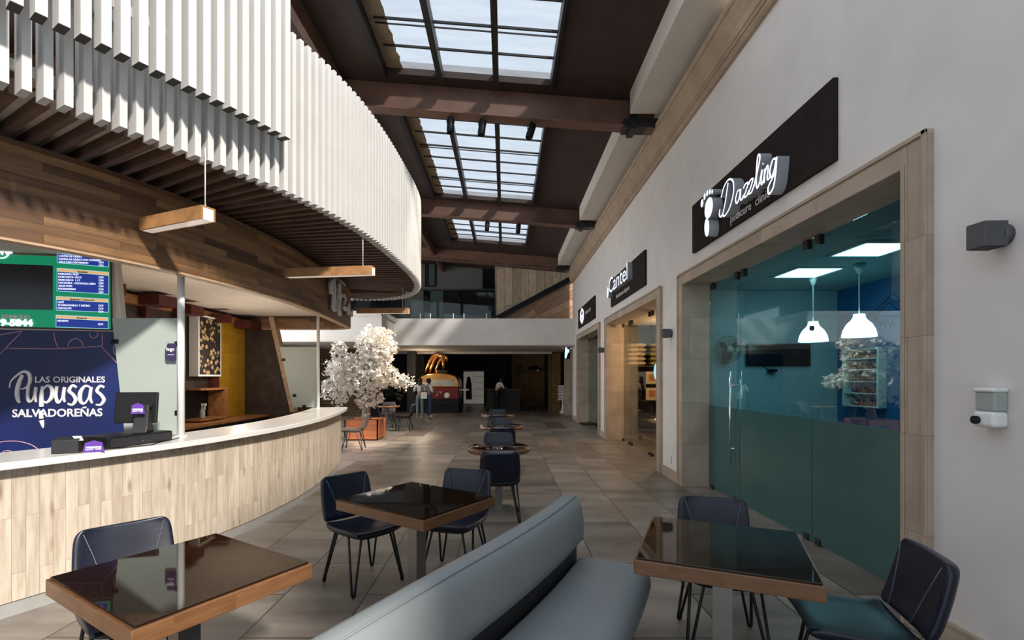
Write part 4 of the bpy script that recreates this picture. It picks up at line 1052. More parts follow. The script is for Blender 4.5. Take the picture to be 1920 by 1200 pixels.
# dark red posts, picture, niche shelf
for i, y in enumerate((7.45, 8.33)):
    c = MB().box(-4.99, -4.90, y-0.09, y+0.05, 0.9, 2.58).build('wall_post', M['dark_red']); setp(c, ['dark red upright on the kiosk back wall left of the log picture', 'dark red upright between the log picture and the yellow panel'][i], 'post', 'dark red uprights on the kiosk back wall')
pi = thing('log_picture', 'white framed picture of cut logs on the kiosk back wall', 'picture', (-4.93, 7.70, 1.62))
MB().box(-0.05, 0.10, 0.0, 0.62, 0.0, 0.98).build('frame', M['white'], pi)
lm, lnt, lb = newmat('log_ends'); vo = lnt.nodes.new('ShaderNodeTexVoronoi'); mp_ = uvnode(lnt, (1, 1, 1)); L(lnt, mp_, vo.inputs['Vector']); vo.inputs['Scale'].default_value = 13
L(lnt, ramp(lnt, vo.outputs['Distance'], (0.40, 0.28, 0.15), (0.015, 0.012, 0.01), 0.3, 0.5), lb.inputs['Base Color'])
MB().box(0.10, 0.104, 0.03, 0.59, 0.03, 0.95).build('print', lm, pi)
nb = thing('wall_niche', 'open orange wood niche shelf under the log picture', 'shelf', (-4.95, 7.55, 0.92))
q = MB().box(-0.04, 0.25, 0, 0.72, 0, 0.03).box(-0.04, 0.25, 0, 0.72, 0.48, 0.51).box(-0.04, 0.25, 0.66, 0.72, 0.03, 0.48); q.build('shelf_board', M['orange_wood'], nb)
MB().box(-0.045, -0.035, 0, 0.72, 0, 0.5).build('back_panel', M['black'], nb)
sb = thing('spray_bottle', 'white spray bottle standing in the niche', 'bottle', (-4.78, 7.72, 0.951))
MB().lathe([(0.035, 0), (0.038, 0.02), (0.036, 0.12), (0.018, 0.17), (0.014, 0.2)], n=16).build('bottle_body', M['partition'], sb)
MB().box(-0.015, 0.06, -0.015, 0.015, 0.2, 0.24).box(0.03, 0.045, -0.01, 0.01, 0.14, 0.2).build('trigger_head', M['white'], sb, bevel=0.004)
# back counter
bc = thing('back_counter', 'wooden back counter along the rear wall of the kiosk', 'counter', (0, 0, 0))
MB().box(-4.995, -4.50, 4.9, 9.3, 0.86, 0.90).build('worktop', M['orange_wood'], bc)
MB().box(-4.90, -4.56, 4.95, 9.25, 0.0, 0.86).build('cabinet', M['black'], bc)
for y in (6.0, 6.7, 7.4, 8.1, 8.8): MB().box(-4.56, -4.54, y, y+0.02, 0.5, 0.7).build('handle', M['post_steel'], bc)

# counter equipment
M['till_grey'] = mat('till_grey', (0.022, 0.022, 0.024), 0.5, spec=0.3)
dr = thing('cash_drawer', 'black cash drawer under the till monitor', 'cash drawer', (-3.14, 4.05, 1.05), math.radians(76))
MB().box(-0.28, 0.28, -0.17, 0.17, 0, 0.088).build('casing', M['black'], dr, bevel=0.015)
MB().box(-0.26, 0.26, -0.177, -0.17, 0.01, 0.075).build('drawer_front', M['till_grey'], dr); MB().lathe([(0.008, 0), (0.008, 0.006)], (0, -0.176, 0.03), 10, rot=Matrix.Rotation(PI/2, 3, 'X')).build('lock', M['chrome'], dr)
mo = thing('till_monitor', 'black touch screen till seen from behind on the cash drawer', 'monitor', (-3.14, 4.14, 1.138), 0.22)
MB().cbox((0.0, 0.04, 0.205), (0.32, 0.03, 0.265), Matrix.Rotation(-0.12, 3, 'X')).build('screen_housing', M['black'], mo, bevel=0.008)
MB().prism([(-0.10, 0.0), (0.05, 0.0), (0.03, 0.05), (-0.02, 0.20), (0.035, 0.22), (0.02, 0.24), (-0.05, 0.23), (-0.075, 0.05)], 'x', 0.02, 0.13).build('stand', M['till_grey'], mo, bevel=0.008)
pr = thing('receipt_printer', 'small dark receipt printer with a paper curl on the counter', 'printer', (-3.20, 3.60, 1.05), 0.35)
MB().prism([(-0.08, 0), (0.10, 0), (0.10, 0.06), (0.02, 0.115), (-0.08, 0.10)], 'x', -0.085, 0.075).build('casing', M['till_grey'], pr, bevel=0.008)
MB().add([(-0.02, 0.02, 0.115), (0.03, 0.02, 0.115), (0.07, -0.02, 0.12), (0.10, -0.06, 0.09), (0.06, -0.07, 0.09), (0.02, -0.03, 0.12)], [(0, 1, 2, 5), (5, 2, 3, 4)]).build('paper_curl', M['cloth_white'], pr)
def card(loc, rz, sz, label):
    r = thing('promo_card', label, 'card', loc, rz, 'purple promotional cards')
    w_, h_ = sz
    MB().prism([(-w_/2, 0), (w_/2, 0), (w_/2*0.8, h_*0.8), (0, h_), (-w_/2*0.8, h_*0.8)], 'y', -0.003, 0.003).build('card', M['purple'], r)
    MB().box(-w_*0.36, w_*0.36, -0.006, -0.003, h_*0.18, h_*0.48).build('label_strip', M['white'], r)
    text('lettering', 'hugo', h_*0.34, (-w_*0.33, -0.007, h_*0.22), (1, 0, 0), (0, 0, 1), M['purple'], r, width=w_*0.62)
card((-3.03, 3.60, 1.052), 0.35, (0.13, 0.085), 'purple card leaning by the receipt printer')
card((-3.04, 4.045, 1.30), 0.3, (0.10, 0.09), 'purple card stuck on the back of the till monitor')
rc = thing('post_card', 'dark purple card fixed beside the white post above the till', 'card', (-3.115, 4.56, 1.84))
MB().prism([(-0.045, -0.08), (0.045, -0.08), (0.045, 0.08), (-0.03, 0.08), (-0.055, 0.02), (-0.055, -0.06)], 'y', -0.004, 0.004).build('card', M['purple_dark'], rc)
text('lettering', 'hugo', 0.05, (-0.042, -0.006, 0.01), (1, 0, 0), (0, 0, 1), M['white'], rc, width=0.075)
MB().box(-0.03, 0.03, -0.006, -0.004, -0.03, -0.025).build('small_print', M['white'], rc)
cb = MB().tube([(-3.10, 3.56, 1.056), (-3.06, 3.66, 1.056), (-3.02, 3.72, 1.056), (-2.96, 3.78, 1.056), (-2.93, 3.86, 1.056), (-2.86, 3.96, 1.056), (-2.90, 4.08, 1.056), (-2.92, 4.3, 1.056), (-2.96, 4.44, 1.056)], 0.004, 6).build('till_cable', M['black'])
setp(cb, 'thin black cable looping on the white countertop', 'cable')

# ------------------------------------------------------------------ furniture
def chair_shell(name, m, part):
    """seat / back shell: sections along the side profile"""
    if part == 'seat':
        prof = [(0.238, 0.44, 0.42), (0.228, 0.46, 0.435), (0.15, 0.462, 0.455), (0.05, 0.455, 0.46), (-0.06, 0.447, 0.46), (-0.15, 0.45, 0.455), (-0.195, 0.475, 0.45)]
    else:
        prof = [(-0.195, 0.475, 0.45), (-0.222, 0.53, 0.452), (-0.243, 0.60, 0.452), (-0.262, 0.67, 0.445), (-0.276, 0.73, 0.438), (-0.286, 0.772, 0.425), (-0.292, 0.796, 0.395), (-0.295, 0.809, 0.345)]
    n = 11; th = 0.068; vs = []; fs = []; K = len(prof)
    def nrm(i):
        a = prof[max(0, i-1)]; b_ = prof[min(K-1, i+1)]; dy, dz = b_[0]-a[0], b_[1]-a[1]; l = math.hypot(dy, dz)
        return (dz/l, -dy/l)       # outward (down/back) is negative of this
    for side in (0, 1):
        for i, (y, z, wd) in enumerate(prof):
            ny, nz = nrm(i)
            for k in range(n):
                u = k/(n-1)*2-1
                cup = 0.024*abs(u)**3                         # edges curl up / forward
                t = th*(1-0.38*abs(u)**5) if side else 0
                if i in (0, K-1) and part == ('seat' if i == 0 else 'back'): t *= 0.75
                vs.append((u*wd/2, y+ny*(cup-t), z+nz*(cup-t)))
    N = K*n
    for i in range(K-1):
        for k in range(n-1):
            a = i*n+k; fs.append((a, a+1, a+n+1, a+n)); fs.append((N+a, N+a+n, N+a+n+1, N+a+1))
    for i in range(K-1):
        for k in (0, n-1): fs.append((i*n+k, (i+1)*n+k, N+(i+1)*n+k, N+i*n+k))
    for k in range(n-1):
        for i in (0, K-1): fs.append((i*n+k, i*n+k+1, N+i*n+k+1, N+i*n+k))
    return MB().add(vs, fs, smooth=True)
def make_chair(loc, rz, label, m, group):
    r = thing('dining_chair', label, 'chair', loc, rz, group)
    chair_shell('seat', m, 'seat').build('seat', m, r, sub=2)
    bk = chair_shell('backrest', m, 'back').build('backrest', m, r, sub=2)
    q = MB()
    for s in (-1, 1): q.tube([(s*0.10, -0.176, 0.50), (s*0.115, -0.203, 0.58), (s*0.14, -0.231, 0.68), (s*0.175, -0.262, 0.79)], 0.0022, 5)
    q.build('stitching', M['stitch'], bk)
    for sx in (-1, 1):
        for sy in (-1, 1):
            fx, fy = sx*0.215, sy*0.215-0.01
            pts = [(sx*0.05, sy*0.15, 0.420), (sx*0.10, sy*0.16, 0.418), (sx*0.125, sy*0.165, 0.405), (fx-sx*0.014, fy, 0.05), (fx-sx*0.008, fy, 0.012), (fx, fy, 0.008), (fx+sx*0.008, fy-sy*0.005, 0.02), (sx*0.19, sy*0.10, 0.405), (sx*0.185, sy*0.08, 0.42), (sx*0.18, sy*0.03, 0.424)]
            MB().tube(pts, 0.0092, 8).build('leg', M['rod'], r)
    MB().box(-0.17, 0.17, -0.15, 0.15, 0.408, 0.418).build('seat_plate', M['rod'], r)
    return r
def facing(fx, fy): return math.atan2(fy, fx)-PI/2
G1 = 'navy leather chairs at the square tables'; G2 = 'navy leather chairs at the round tables'; G3 = 'leather chairs by the white tree'
ch = make_chair((-1.86, 2.47, 0), facing(0.74, -0.67), 'navy leather chair behind the square table at bottom left', M['leather'], G1)
copy_tree(ch, loc=(-1.10, 3.82, 0), rz=facing(0.74, -0.67), label='navy leather chair on the left of the middle square table')
copy_tree(ch, loc=(-0.40, 3.96, 0), rz=facing(-0.28, -0.96), label='navy leather chair behind the right corner of the middle square table')
copy_tree(ch, loc=(1.31, 2.95, 0), rz=facing(-0.22, -0.97), label='navy leather chair behind the square table beside the grey sofa')
copy_tree(ch, loc=(1.66, 2.32, 0), rz=facing(-0.96, 0.28), label='navy leather chair at bottom right against the white wall')
TX = [-0.07, -0.06, -0.16]; TY = [5.96, 8.58, 11.2]
on = ['nearest', 'middle', 'farthest']
for i in range(3):
    copy_tree(ch, loc=(TX[i]+0.02, TY[i]-0.375, 0), rz=facing(0, 1), label='navy leather chair with its back to us at the %s round table' % on[i], group=G2)
    copy_tree(ch, loc=(TX[i]-0.02, TY[i]+0.80, 0), rz=facing(0, -1), label='navy leather chair facing us behind the %s round table' % on[i], group=G2)
chb = make_chair((-3.02, 14.65, 0), facing(-1, 0), 'black leather chair in profile right of the table by the tree', M['leather'], G3)
copy_tree(chb, loc=(-3.72, 14.05, 0), rz=facing(0.1, 1), label='black leather chair with its back to us behind the orange planter', group=G3)
chc = make_chair((-3.78, 15.75, 0), facing(0, -1), 'brown leather chair facing us behind the table by the tree', M['leather_brown'], G3)
copy_tree(chc, loc=(-3.36, 10.85, 0), rz=facing(-1, -0.1), label='brown leather chair between the counter end and the orange planter', group=G3)

def square_table(cx, cy, ang, lx, ly, label):
    r = thing('square_table', label, 'table', (cx, cy, 0), ang, 'square oak tables with brown glass tops')
    MB().box(-lx/2, lx/2, -ly/2, ly/2, 0.69, 0.757).build('tabletop', M['table_wood'], r, bevel=0.004)
    MB().box(-lx/2+0.012, lx/2-0.012, -ly/2+0.012, ly/2-0.012, 0.758, 0.766).build('glass_top', M['table_glass'], r, bevel=0.002)
    MB().box(-0.045, 0.045, -0.045, 0.045, 0.012, 0.69).build('post', M['post_steel'], r)
    MB().box(-0.22, 0.22, -0.22, 0.22, 0, 0.012).build('base_plate', M['post_steel'], r)
    MB().box(-0.15, 0.15, -0.15, 0.15, 0.68, 0.69).build('mount_plate', M['black'], r)
square_table(-1.395, 2.127, math.atan2(-0.415, 0.673), 0.80, 0.70, 'square oak table with dark glass top at bottom left')
square_table(-0.612, 3.40, math.atan2(-0.50, 0.70), 0.84, 0.71, 'square oak table with dark glass top in the middle')
square_table(1.095, 2.455, math.atan2(-0.30, 0.70), 0.76, 0.75, 'square oak table with dark glass top beside the grey sofa')
def round_table(x, y, label, group='round tables down the hall'):
    r = thing('round_table', label, 'table', (x, y, 0), 0, group)
    MB().lathe([(0.375, 0.70), (0.382, 0.705), (0.382, 0.755), (0.372, 0.76), (0.0, 0.76)], n=56).build('tabletop', M['table_wood'], r)
    MB().lathe([(0.355, 0.7605), (0.355, 0.766), (0.0, 0.766)], n=56).build('glass_top', M['table_glass'], r)
    MB().box(-0.045, 0.045, -0.045, 0.045, 0.012, 0.70).build('post', M['post_steel'], r)
    MB().box(-0.155, 0.155, -0.155, 0.155, 0, 0.012).build('base_plate', M['post_steel'], r)
for i in range(3): round_table(TX[i], TY[i], 'round wooden table in the centre of the hall, %s of three' % on[i])
round_table(-3.55, 14.75, 'round wooden table behind the white blossom tree', 'tables by the tree')

# sofa (straight banquette, slightly bowed)
sp = spline([(-1.02, 0.62), (-0.62, 1.36), (-0.35, 1.84), (-0.02, 2.40), (0.22, 2.86), (0.40, 3.26)], 0.06)
ns = normals(sp)   # left of travel = away from the seat
def rightoff(d): return [(p[0]-ns[i][0]*d, p[1]-ns[i][1]*d) for i, p in enumerate(sp)]
def sweep(section, smooth=True):
    """section: list of (d,z), d = distance to the right of the path"""
    q = MB(); n = len(section); m = len(sp); vs = []
    for i in range(m):
        for d, z in section: vs.append((sp[i][0]-ns[i][0]*d, sp[i][1]-ns[i][1]*d, z))
    fs = []
    for i in range(m-1):
        for k in range(n): fs.append((i*n+k, (i+1)*n+k, (i+1)*n+(k+1) % n, i*n+(k+1) % n))
    q.add(vs, fs, smooth=smooth); q.f.append(tuple(range(n))); q.f.append(tuple((m-1)*n+k for k in range(n))[::-1]); return q
sf = thing('banquette_sofa', 'long pale grey leatherette banquette with a black gap below the back', 'sofa', (0, 0, 0))
back = [(-0.02, 0.30), (-0.035, 0.60), (-0.02, 0.80), (0.0, 0.825), (0.04, 0.842), (0.09, 0.838), (0.115, 0.82), (0.135, 0.78), (0.15, 0.70), (0.155, 0.62), (0.145, 0.565), (0.11, 0.55), (0.06, 0.545), (0.05, 0.30)]
o = sweep(back).build('back_cushion', M['sofa'], sf); 
bv = o.modifiers.new('bevel', 'BEVEL'); bv.width = 0.02; bv.segments = 3; bv.limit_method = 'ANGLE'; bv.angle_limit = math.radians(60)
sweep([(0.0, 0.10), (0.0, 0.56), (0.10, 0.56), (0.10, 0.10)], False).build('back_panel', M['sofa_dark'], sf)
seat = [(0.10, 0.30), (0.10, 0.43), (0.14, 0.452), (0.30, 0.46), (0.48, 0.452), (0.54, 0.435), (0.565, 0.40), (0.57, 0.34), (0.55, 0.26), (0.52, 0.20), (0.50, 0.12), (0.16, 0.12)]
o = sweep(seat).build('seat_cushion', M['sofa'], sf)
bv = o.modifiers.new('bevel', 'BEVEL'); bv.width = 0.035; bv.segments = 4; bv.limit_method = 'ANGLE'; bv.angle_limit = math.radians(60)
q = MB().tube([(sp[i][0]-ns[i][0]*0.098, sp[i][1]-ns[i][1]*0.098, 0.836) for i in range(len(sp))], 0.004, 6); q.build('piping', M['sofa'], sf)
sweep([(0.06, 0.0), (0.06, 0.12), (0.46, 0.12), (0.46, 0.0)], False).build('plinth', M['sofa_dark'], sf)

# ------------------------------------------------------------------ planter and blossom tree
pn = thing('planter_box', 'square orange cedar planter holding the white tree', 'planter', (-3.645, 12.83, 0))
q = MB(); hw = 0.425
q.box(-hw, hw, -hw, -hw+0.03, 0.03, 0.52).box(-hw, hw, hw-0.03, hw, 0.03, 0.52).box(-hw, -hw+0.03, -hw, hw, 0.03, 0.52).box(hw-0.03, hw, -hw, hw, 0.03, 0.52); q.build('box_sides', M['planter'], pn)
MB().box(-hw+0.03, hw-0.03, -hw+0.03, hw-0.03, 0.44, 0.505).build('top_board', M['planter'], pn)
MB().box(-hw+0.04, hw-0.04, -hw+0.04, hw-0.04, 0, 0.04).build('plinth', M['black'], pn)
tr = thing('blossom_tree', 'artificial tree covered in white blossom growing from the orange planter', 'tree', (-3.645, 12.83, 0.505))
q = MB(); q.tube([(0, 0, 0), (0.01, 0, 0.25), (0.0, 0.02, 0.5)], [0.13, 0.10, 0.09], 12); q.build('trunk', M['trunk'], tr)
br = MB(); tips = []
lobes = [((0.28, 0.0, 1.85), (0.55, 0.5, 0.62), 480), ((-0.35, 0.0, 1.30), (0.72, 0.6, 0.42), 520), ((0.45, -0.1, 1.15), (0.45, 0.45, 0.35), 260), ((0.0, -0.15, 1.0), (0.60, 0.5, 0.38), 330),
         ((-0.75, 0.0, 0.75), (0.45, 0.35, 0.38), 180), ((0.95, -0.05, 1.0), (0.32, 0.25, 0.22), 70), ((-0.70, 0, 1.75), (0.22, 0.2, 0.30), 70), ((0.1, -0.05, 0.55), (0.40, 0.3, 0.28), 120), ((0.1, 0, 1.45), (0.6, 0.45, 0.4), 300)]
rnd = random.Random(3)
for (c, s_, n) in lobes:
    c = Vector(c)
    br.tube([(0, 0, 0.45), (c.x*0.35, c.y*0.4, 0.45+(c.z-0.45)*0.45), tuple(c)], [0.035, 0.022, 0.010], 7)
    for k in range(9):
        d = Vector((rnd.gauss(0, 1), rnd.gauss(0, 1), rnd.gauss(0, 1))).normalized()
        e_ = c+Vector((d.x*s_[0], d.y*s_[1], d.z*s_[2])); br.tube([tuple(c), tuple((c+e_)/2+Vector((0, 0, 0.03))), tuple(e_)], [0.009, 0.006, 0.003], 5)
br.build('branches', M['bark'], tr)
pe = MB()
def blossom(c, r):
    """cup of five petals"""
    R = Matrix.Rotation(rnd.uniform(0, 6.28), 3, 'Z') @ Matrix.Rotation(rnd.uniform(0, 2.4), 3, 'X') @ Matrix.Rotation(rnd.uniform(0, 6.28), 3, 'Z')
    vs = []; fs = []
    for k in range(4):
        a = k*PI/2; da = 0.62; b0 = len(vs)
        for (rr, aa, zz) in ((0, a, 0), (0.7, a-da, 0.25), (1.05, a, 0.5), (0.7, a+da, 0.25)):
            vs.append(Vector(c)+R @ Vector((rr*r*math.cos(aa), rr*r*math.sin(aa), zz*r)))
        fs.append((b0, b0+1, b0+2, b0+3))
    pe.add(vs, fs)
for (c, s_, n) in lobes:
    for k in range(int(n*1.25)):
        d = Vector((rnd.gauss(0, 1), rnd.gauss(0, 1), rnd.gauss(0, 1))).normalized()*(rnd.random()**0.33)*rnd.uniform(0.85, 1.12)
        blossom((c[0]+d.x*s_[0], c[1]+d.y*s_[1], c[2]+d.z*s_[2]), rnd.uniform(0.045, 0.078))
o = pe.build('blossom', M['petal'], tr); o['kind'] = 'stuff'

# floor plates
for i, (x0, x1, y0, y1) in enumerate(((-2.81, -2.23, 13.3, 15.6), (1.39, 1.97, 15.4, 17.6))):
    o = MB().box(x0, x1, y0, y1, 0.0005, 0.004).build('floor_plate', M['tiles_dark']); setp(o, ['dark floor plate in front of the orange planter table', 'dark floor plate near the third shop doorway'][i], 'floor plate', 'dark floor plates')

# ------------------------------------------------------------------ railing on the balcony
rg = thing('glass_railing', 'glass balcony railing on short steel spigots above the white parapet', 'railing', (0, 18.28, 3.8))
for px in (788, 807, 850, 870, 912):
    x = (px-VX)*18.28/F; MB().tube([(x, 0, 0), (x, 0, 0.20)], 0.02, 10).build('spigot', M['white'], rg)
for a, c in ((-3.5, -2.55), (-2.45, -1.65), (-1.55, -0.5)): MB().box(a, c, -0.006, 0.006, 0.06, 1.0).build('glass_panel', M['glass_clear'], rg)

# ------------------------------------------------------------------ far hall objects
vn = thing('van_counter', 'dark red van shaped coffee counter with copper windscreen band', 'coffee counter', (-2.98, 22.4, 0))
def vsec(y, wd, z0, z1, r): return y
q = MB(); hw = 0.92
q.prism([(-hw, 0.45), (-hw, 1.15), (hw, 1.15), (hw, 0.45), (hw*0.96, 0.35), (-hw*0.96, 0.35)], 'y', -0.5, 1.4); q.build('body', M['van_red'], vn, bevel=0.05, segs=4)
q = MB().prism([(-hw*0.99, 1.15), (-hw*0.97, 1.45), (-hw*0.85, 1.66), (-hw*0.55, 1.76), (0, 1.80), (hw*0.55, 1.76), (hw*0.85, 1.66), (hw*0.97, 1.45), (hw*0.99, 1.15)], 'y', -0.42, 1.4); q.build('roof', M['copper'], vn, bevel=0.04, segs=3)
MB().prism([(-hw*0.85, 1.22), (hw*0.80, 1.22), (hw*0.78, 1.50), (-hw*0.40, 1.50), (-hw*0.42, 1.40), (-hw*0.86, 1.40)], 'y', -0.46, -0.42).build('windscreen', M['steel_fridge'], vn)
MB().box(-hw, hw, -0.40, 1.3, 0.0, 0.346).box(-hw-0.01, hw+0.01, -0.52, 1.3, 0.36, 0.66).build('base', M['black'], vn)
q = MB().lathe([(0.10, 0), (0.13, 0.02), (0.10, 0.03)], (0.40, -0.50, 0.80), 24, rot=Matrix.Rotation(PI/2, 3, 'X')); q.build('headlamp_ring', M['white'], vn)
q = MB().tube([(-0.25, -0.52, 0.9), (-0.1, -0.52, 0.95), (0.0, -0.52, 0.85), (-0.08, -0.52, 0.76)], 0.02).tube([(0.05, -0.52, 0.98), (0.12, -0.52, 0.9), (0.15, -0.52, 1.0)], 0.015); q.build('script_emblem', M['white_text'], vn)
MB().box(0.92, 1.35, -0.3, 0.5, 1.02, 1.07).build('side_shelf', M['white'], vn)
fl = thing('copper_flues', 'cluster of arched copper pipes rising from the red van counter', 'pipes', (-2.98, 22.4, 1.79))
for dx, tx, top in ((-0.68, -0.12, 0.90), (-0.48, 0.0, 0.86), (-0.22, 0.20, 0.80)):
    MB().tube([(dx, 0, 0.0), (dx+0.08, 0, 0.25), (dx+0.2, 0, 0.55), ((dx+tx)/2+0.1, 0, top*0.88), (tx, 0, top), (tx+0.12, 0, top-0.08), (tx+0.14, 0.02, top-0.3)], 0.075, 12).build('pipe', M['copper'], fl)
MB().tube([(0.18, -0.05, 0.12), (0.18, -0.05, 0.78)], 0.085, 14).build('upright_pipe', M['copper'], fl)
MB().box(-0.05, 0.36, -0.15, 0.2, 0.0, 0.16).build('pipe_base', M['black'], fl); MB().ball((-0.12, -0.05, 0.08), 0.10).build('copper_ball', M['copper'], fl)
fr_ = thing('display_fridge', 'tall stainless display fridge in the dark hall right of the van', 'fridge', (-1.84, 29.4, 0))
MB().box(-0.62, 0.62, -0.3, 0.3, 0.0, 2.0).build('cabinet', M['steel_fridge'], fr_)
M['fridge_glow'] = emis('fridge_interior_glow', (0.34, 0.32, 0.27), 0.34, (0.09, 0.085, 0.075))
MB().box(-0.60, -0.02, -0.31, -0.30, 0.05, 1.95).build('door', M['fridge_glow'], fr_); MB().box(0.0, 0.60, -0.31, -0.30, 0.05, 1.95).build('door', M['fridge_glow'], fr_)
q = MB()
for z in (0.5, 0.9, 1.3, 1.65): q.box(0.03, 0.57, -0.325, -0.312, z, z+0.02)
q.build('shelf_rail', M['grey_wall'], fr_); MB().prism([(-0.45, 0.3), (-0.1, 0.3), (-0.12, 1.2), (-0.2, 1.65), (-0.38, 1.65), (-0.46, 1.1)], 'y', -0.36, -0.33).build('dark_machine', M['black'], fr_)
MB().box(-0.02, 0.0, -0.34, -0.31, 0.6, 1.4).build('handle', M['chrome'], fr_)
bar = thing('bar_counter', 'dark bar counter at the centre of the far hall', 'counter', (0.0, 23.4, 0))
MB().box(-0.85, 0.75, -0.3, 0.3, 0, 1.02).build('body', M['dark_wall'], bar); MB().box(-0.9, 0.8, -0.35, 0.35, 1.02, 1.06).build('worktop', M['dark_red'], bar)
stl = thing('bar_stool', 'dark bar stool right of the far bar counter', 'stool', (1.25, 22.6, 0))
MB().lathe([(0.17, 0.70), (0.18, 0.74), (0, 0.75)], n=20).build('seat', M['shelf_dark'], stl)
for a in range(4): MB().tube([(0.1*math.cos(a*PI/2+.8), 0.1*math.sin(a*PI/2+.8), 0.7), (0.2*math.cos(a*PI/2+.8), 0.2*math.sin(a*PI/2+.8), 0)], 0.012).build('leg', M['rod'], stl)
# sign stand
ss = thing('sign_stand', 'white fingerpost sign stand with a flared base by the far pillar', 'sign stand', P(1055.5, 774, 22.0)*1.0)
ss.location = (ss.location.x, 22.0, 0)
MB().lathe([(0.17, 0.0), (0.15, 0.03), (0.06, 0.18), (0.045, 0.55), (0.04, 1.25), (0.0, 1.26)], n=20).build('post', M['white'], ss)
for k in range(6):
    x0 = -0.24 + (0.03 if k % 2 else 0); MB().prism([(x0, 0.58+k*0.115), (x0+0.42, 0.58+k*0.115), (x0+0.48, 0.62+k*0.115), (x0+0.42, 0.665+k*0.115), (x0, 0.665+k*0.115)], 'y', -0.07, -0.05).build('sign_board', M['white_text'], ss)
# boards on the dark left wall
bw = thing('wall_menu', 'dim green menu board on the dark wall behind the tree', 'menu board', P(729, 735, 23.96))
MB().box(-0.22, 0.22, 0, 0.04, -0.22, 0.22).build('board', M['teal_dark'], bw)
q = MB()
for k in range(5): q.box(-0.18, 0.18-0.05*(k % 2), -0.005, 0, 0.14-k*0.08, 0.16-k*0.08)
q.build('menu_lines', mat('green_text', (0.12, 0.22, 0.15), 0.6), bw)
hs = thing('wall_emblem', 'pale grey angular emblem on the dark wall beside the green board', 'emblem', P(748, 735, 23.99))
q = MB().prism([(-0.20, 0.38), (0.2, 0.38), (0.16, 0.22), (0.08, 0.2), (0.08, 0.0), (-0.06, 0.0), (-0.06, 0.2), (-0.18, 0.22)], 'y', -0.03, 0.0).prism([(-0.22, -0.02), (0.20, -0.16), (0.20, -0.24), (-0.22, -0.10)], 'y', -0.03, 0).prism([(-0.16, -0.2), (0.14, -0.3), (0.06, -0.42), (-0.06, -0.36)], 'y', -0.03, 0)
q.build('raised_shape', M['letter_side'], hs)
lp = thing('lit_picture', 'small lit picture on the dark wall left of the standing people', 'picture', P(761.5, 732, 23.98))
MB().box(-0.14, 0.14, -0.02, 0.02, -0.12, 0.12).build('panel', mat('tan_card', (0.45, 0.28, 0.2), 0.6), lp); MB().ball((0, -0.02, 0.0), 0.035).build('lamp', emis('warm_spot', (1, 0.85, 0.6), 3), lp)
# arched lamp on ochre wall
al = thing('arched_canopy', 'dark dome shaped lamp before the ochre wall in the far hall', 'lamp', P(1002, 694, 26.0))
MB().lathe([(0.36, 0.0), (0.34, 0.10), (0.22, 0.20), (0.0, 0.25)], n=24).build('dome', M['black'], al); MB().ball((0.18, -0.1, 0.02), 0.05, sq=(1.6, 1, .6)).build('bulb', M['menu_white'], al)
MB().tube([(0, 0, 0.25), (0, 0, 2.99-al.location.z)], 0.01).build('cord', M['black'], al)
pa = thing('potted_palm', 'leafy dark plant high against the ochre wall', 'plant', (0.75, 26.2, 0))
MB().lathe([(0.16, 0), (0.2, 0.4), (0.19, 0.42), (0, 0.42)], n=18).build('pot', M['shelf_dark'], pa)
MB().tube([(0, 0, 0.4), (0.02, 0, 1.2), (0, 0, 2.1)], 0.03).build('stem', M['bark'], pa)
q = MB(); gm = mat('dark_leaf', (0.02, 0.06, 0.02), 0.5, var=0.4)
for k in range(14):
    a = k*2.4; l_ = 0.5; R = Matrix.Rotation(a, 3, 'Z')
    pts = [R @ Vector(v) for v in ((0, 0, 0), (0.2, 0.06, 0.12), (0.42, 0.03, 0.06), (0.55, 0, -0.1), (0.42, -0.03, 0.06), (0.2, -0.06, 0.12))]
    z = 1.7+0.04*k; q.add([p+Vector((0, 0, z)) for p in pts], [(0, 1, 5), (1, 2, 4, 5), (2, 3, 4)])
q.build('leaves', gm, pa)
# round downlight near far pillar
dl = MB().lathe([(0.22, 2.83), (0.22, 2.80)], (2.62, 20.2, 0), 24).build('round_downlight', emis('soft_disc', (1, 0.95, 0.85), 0.5)); setp(dl, 'pale round ceiling light beside the glowing blue sign', 'ceiling light')

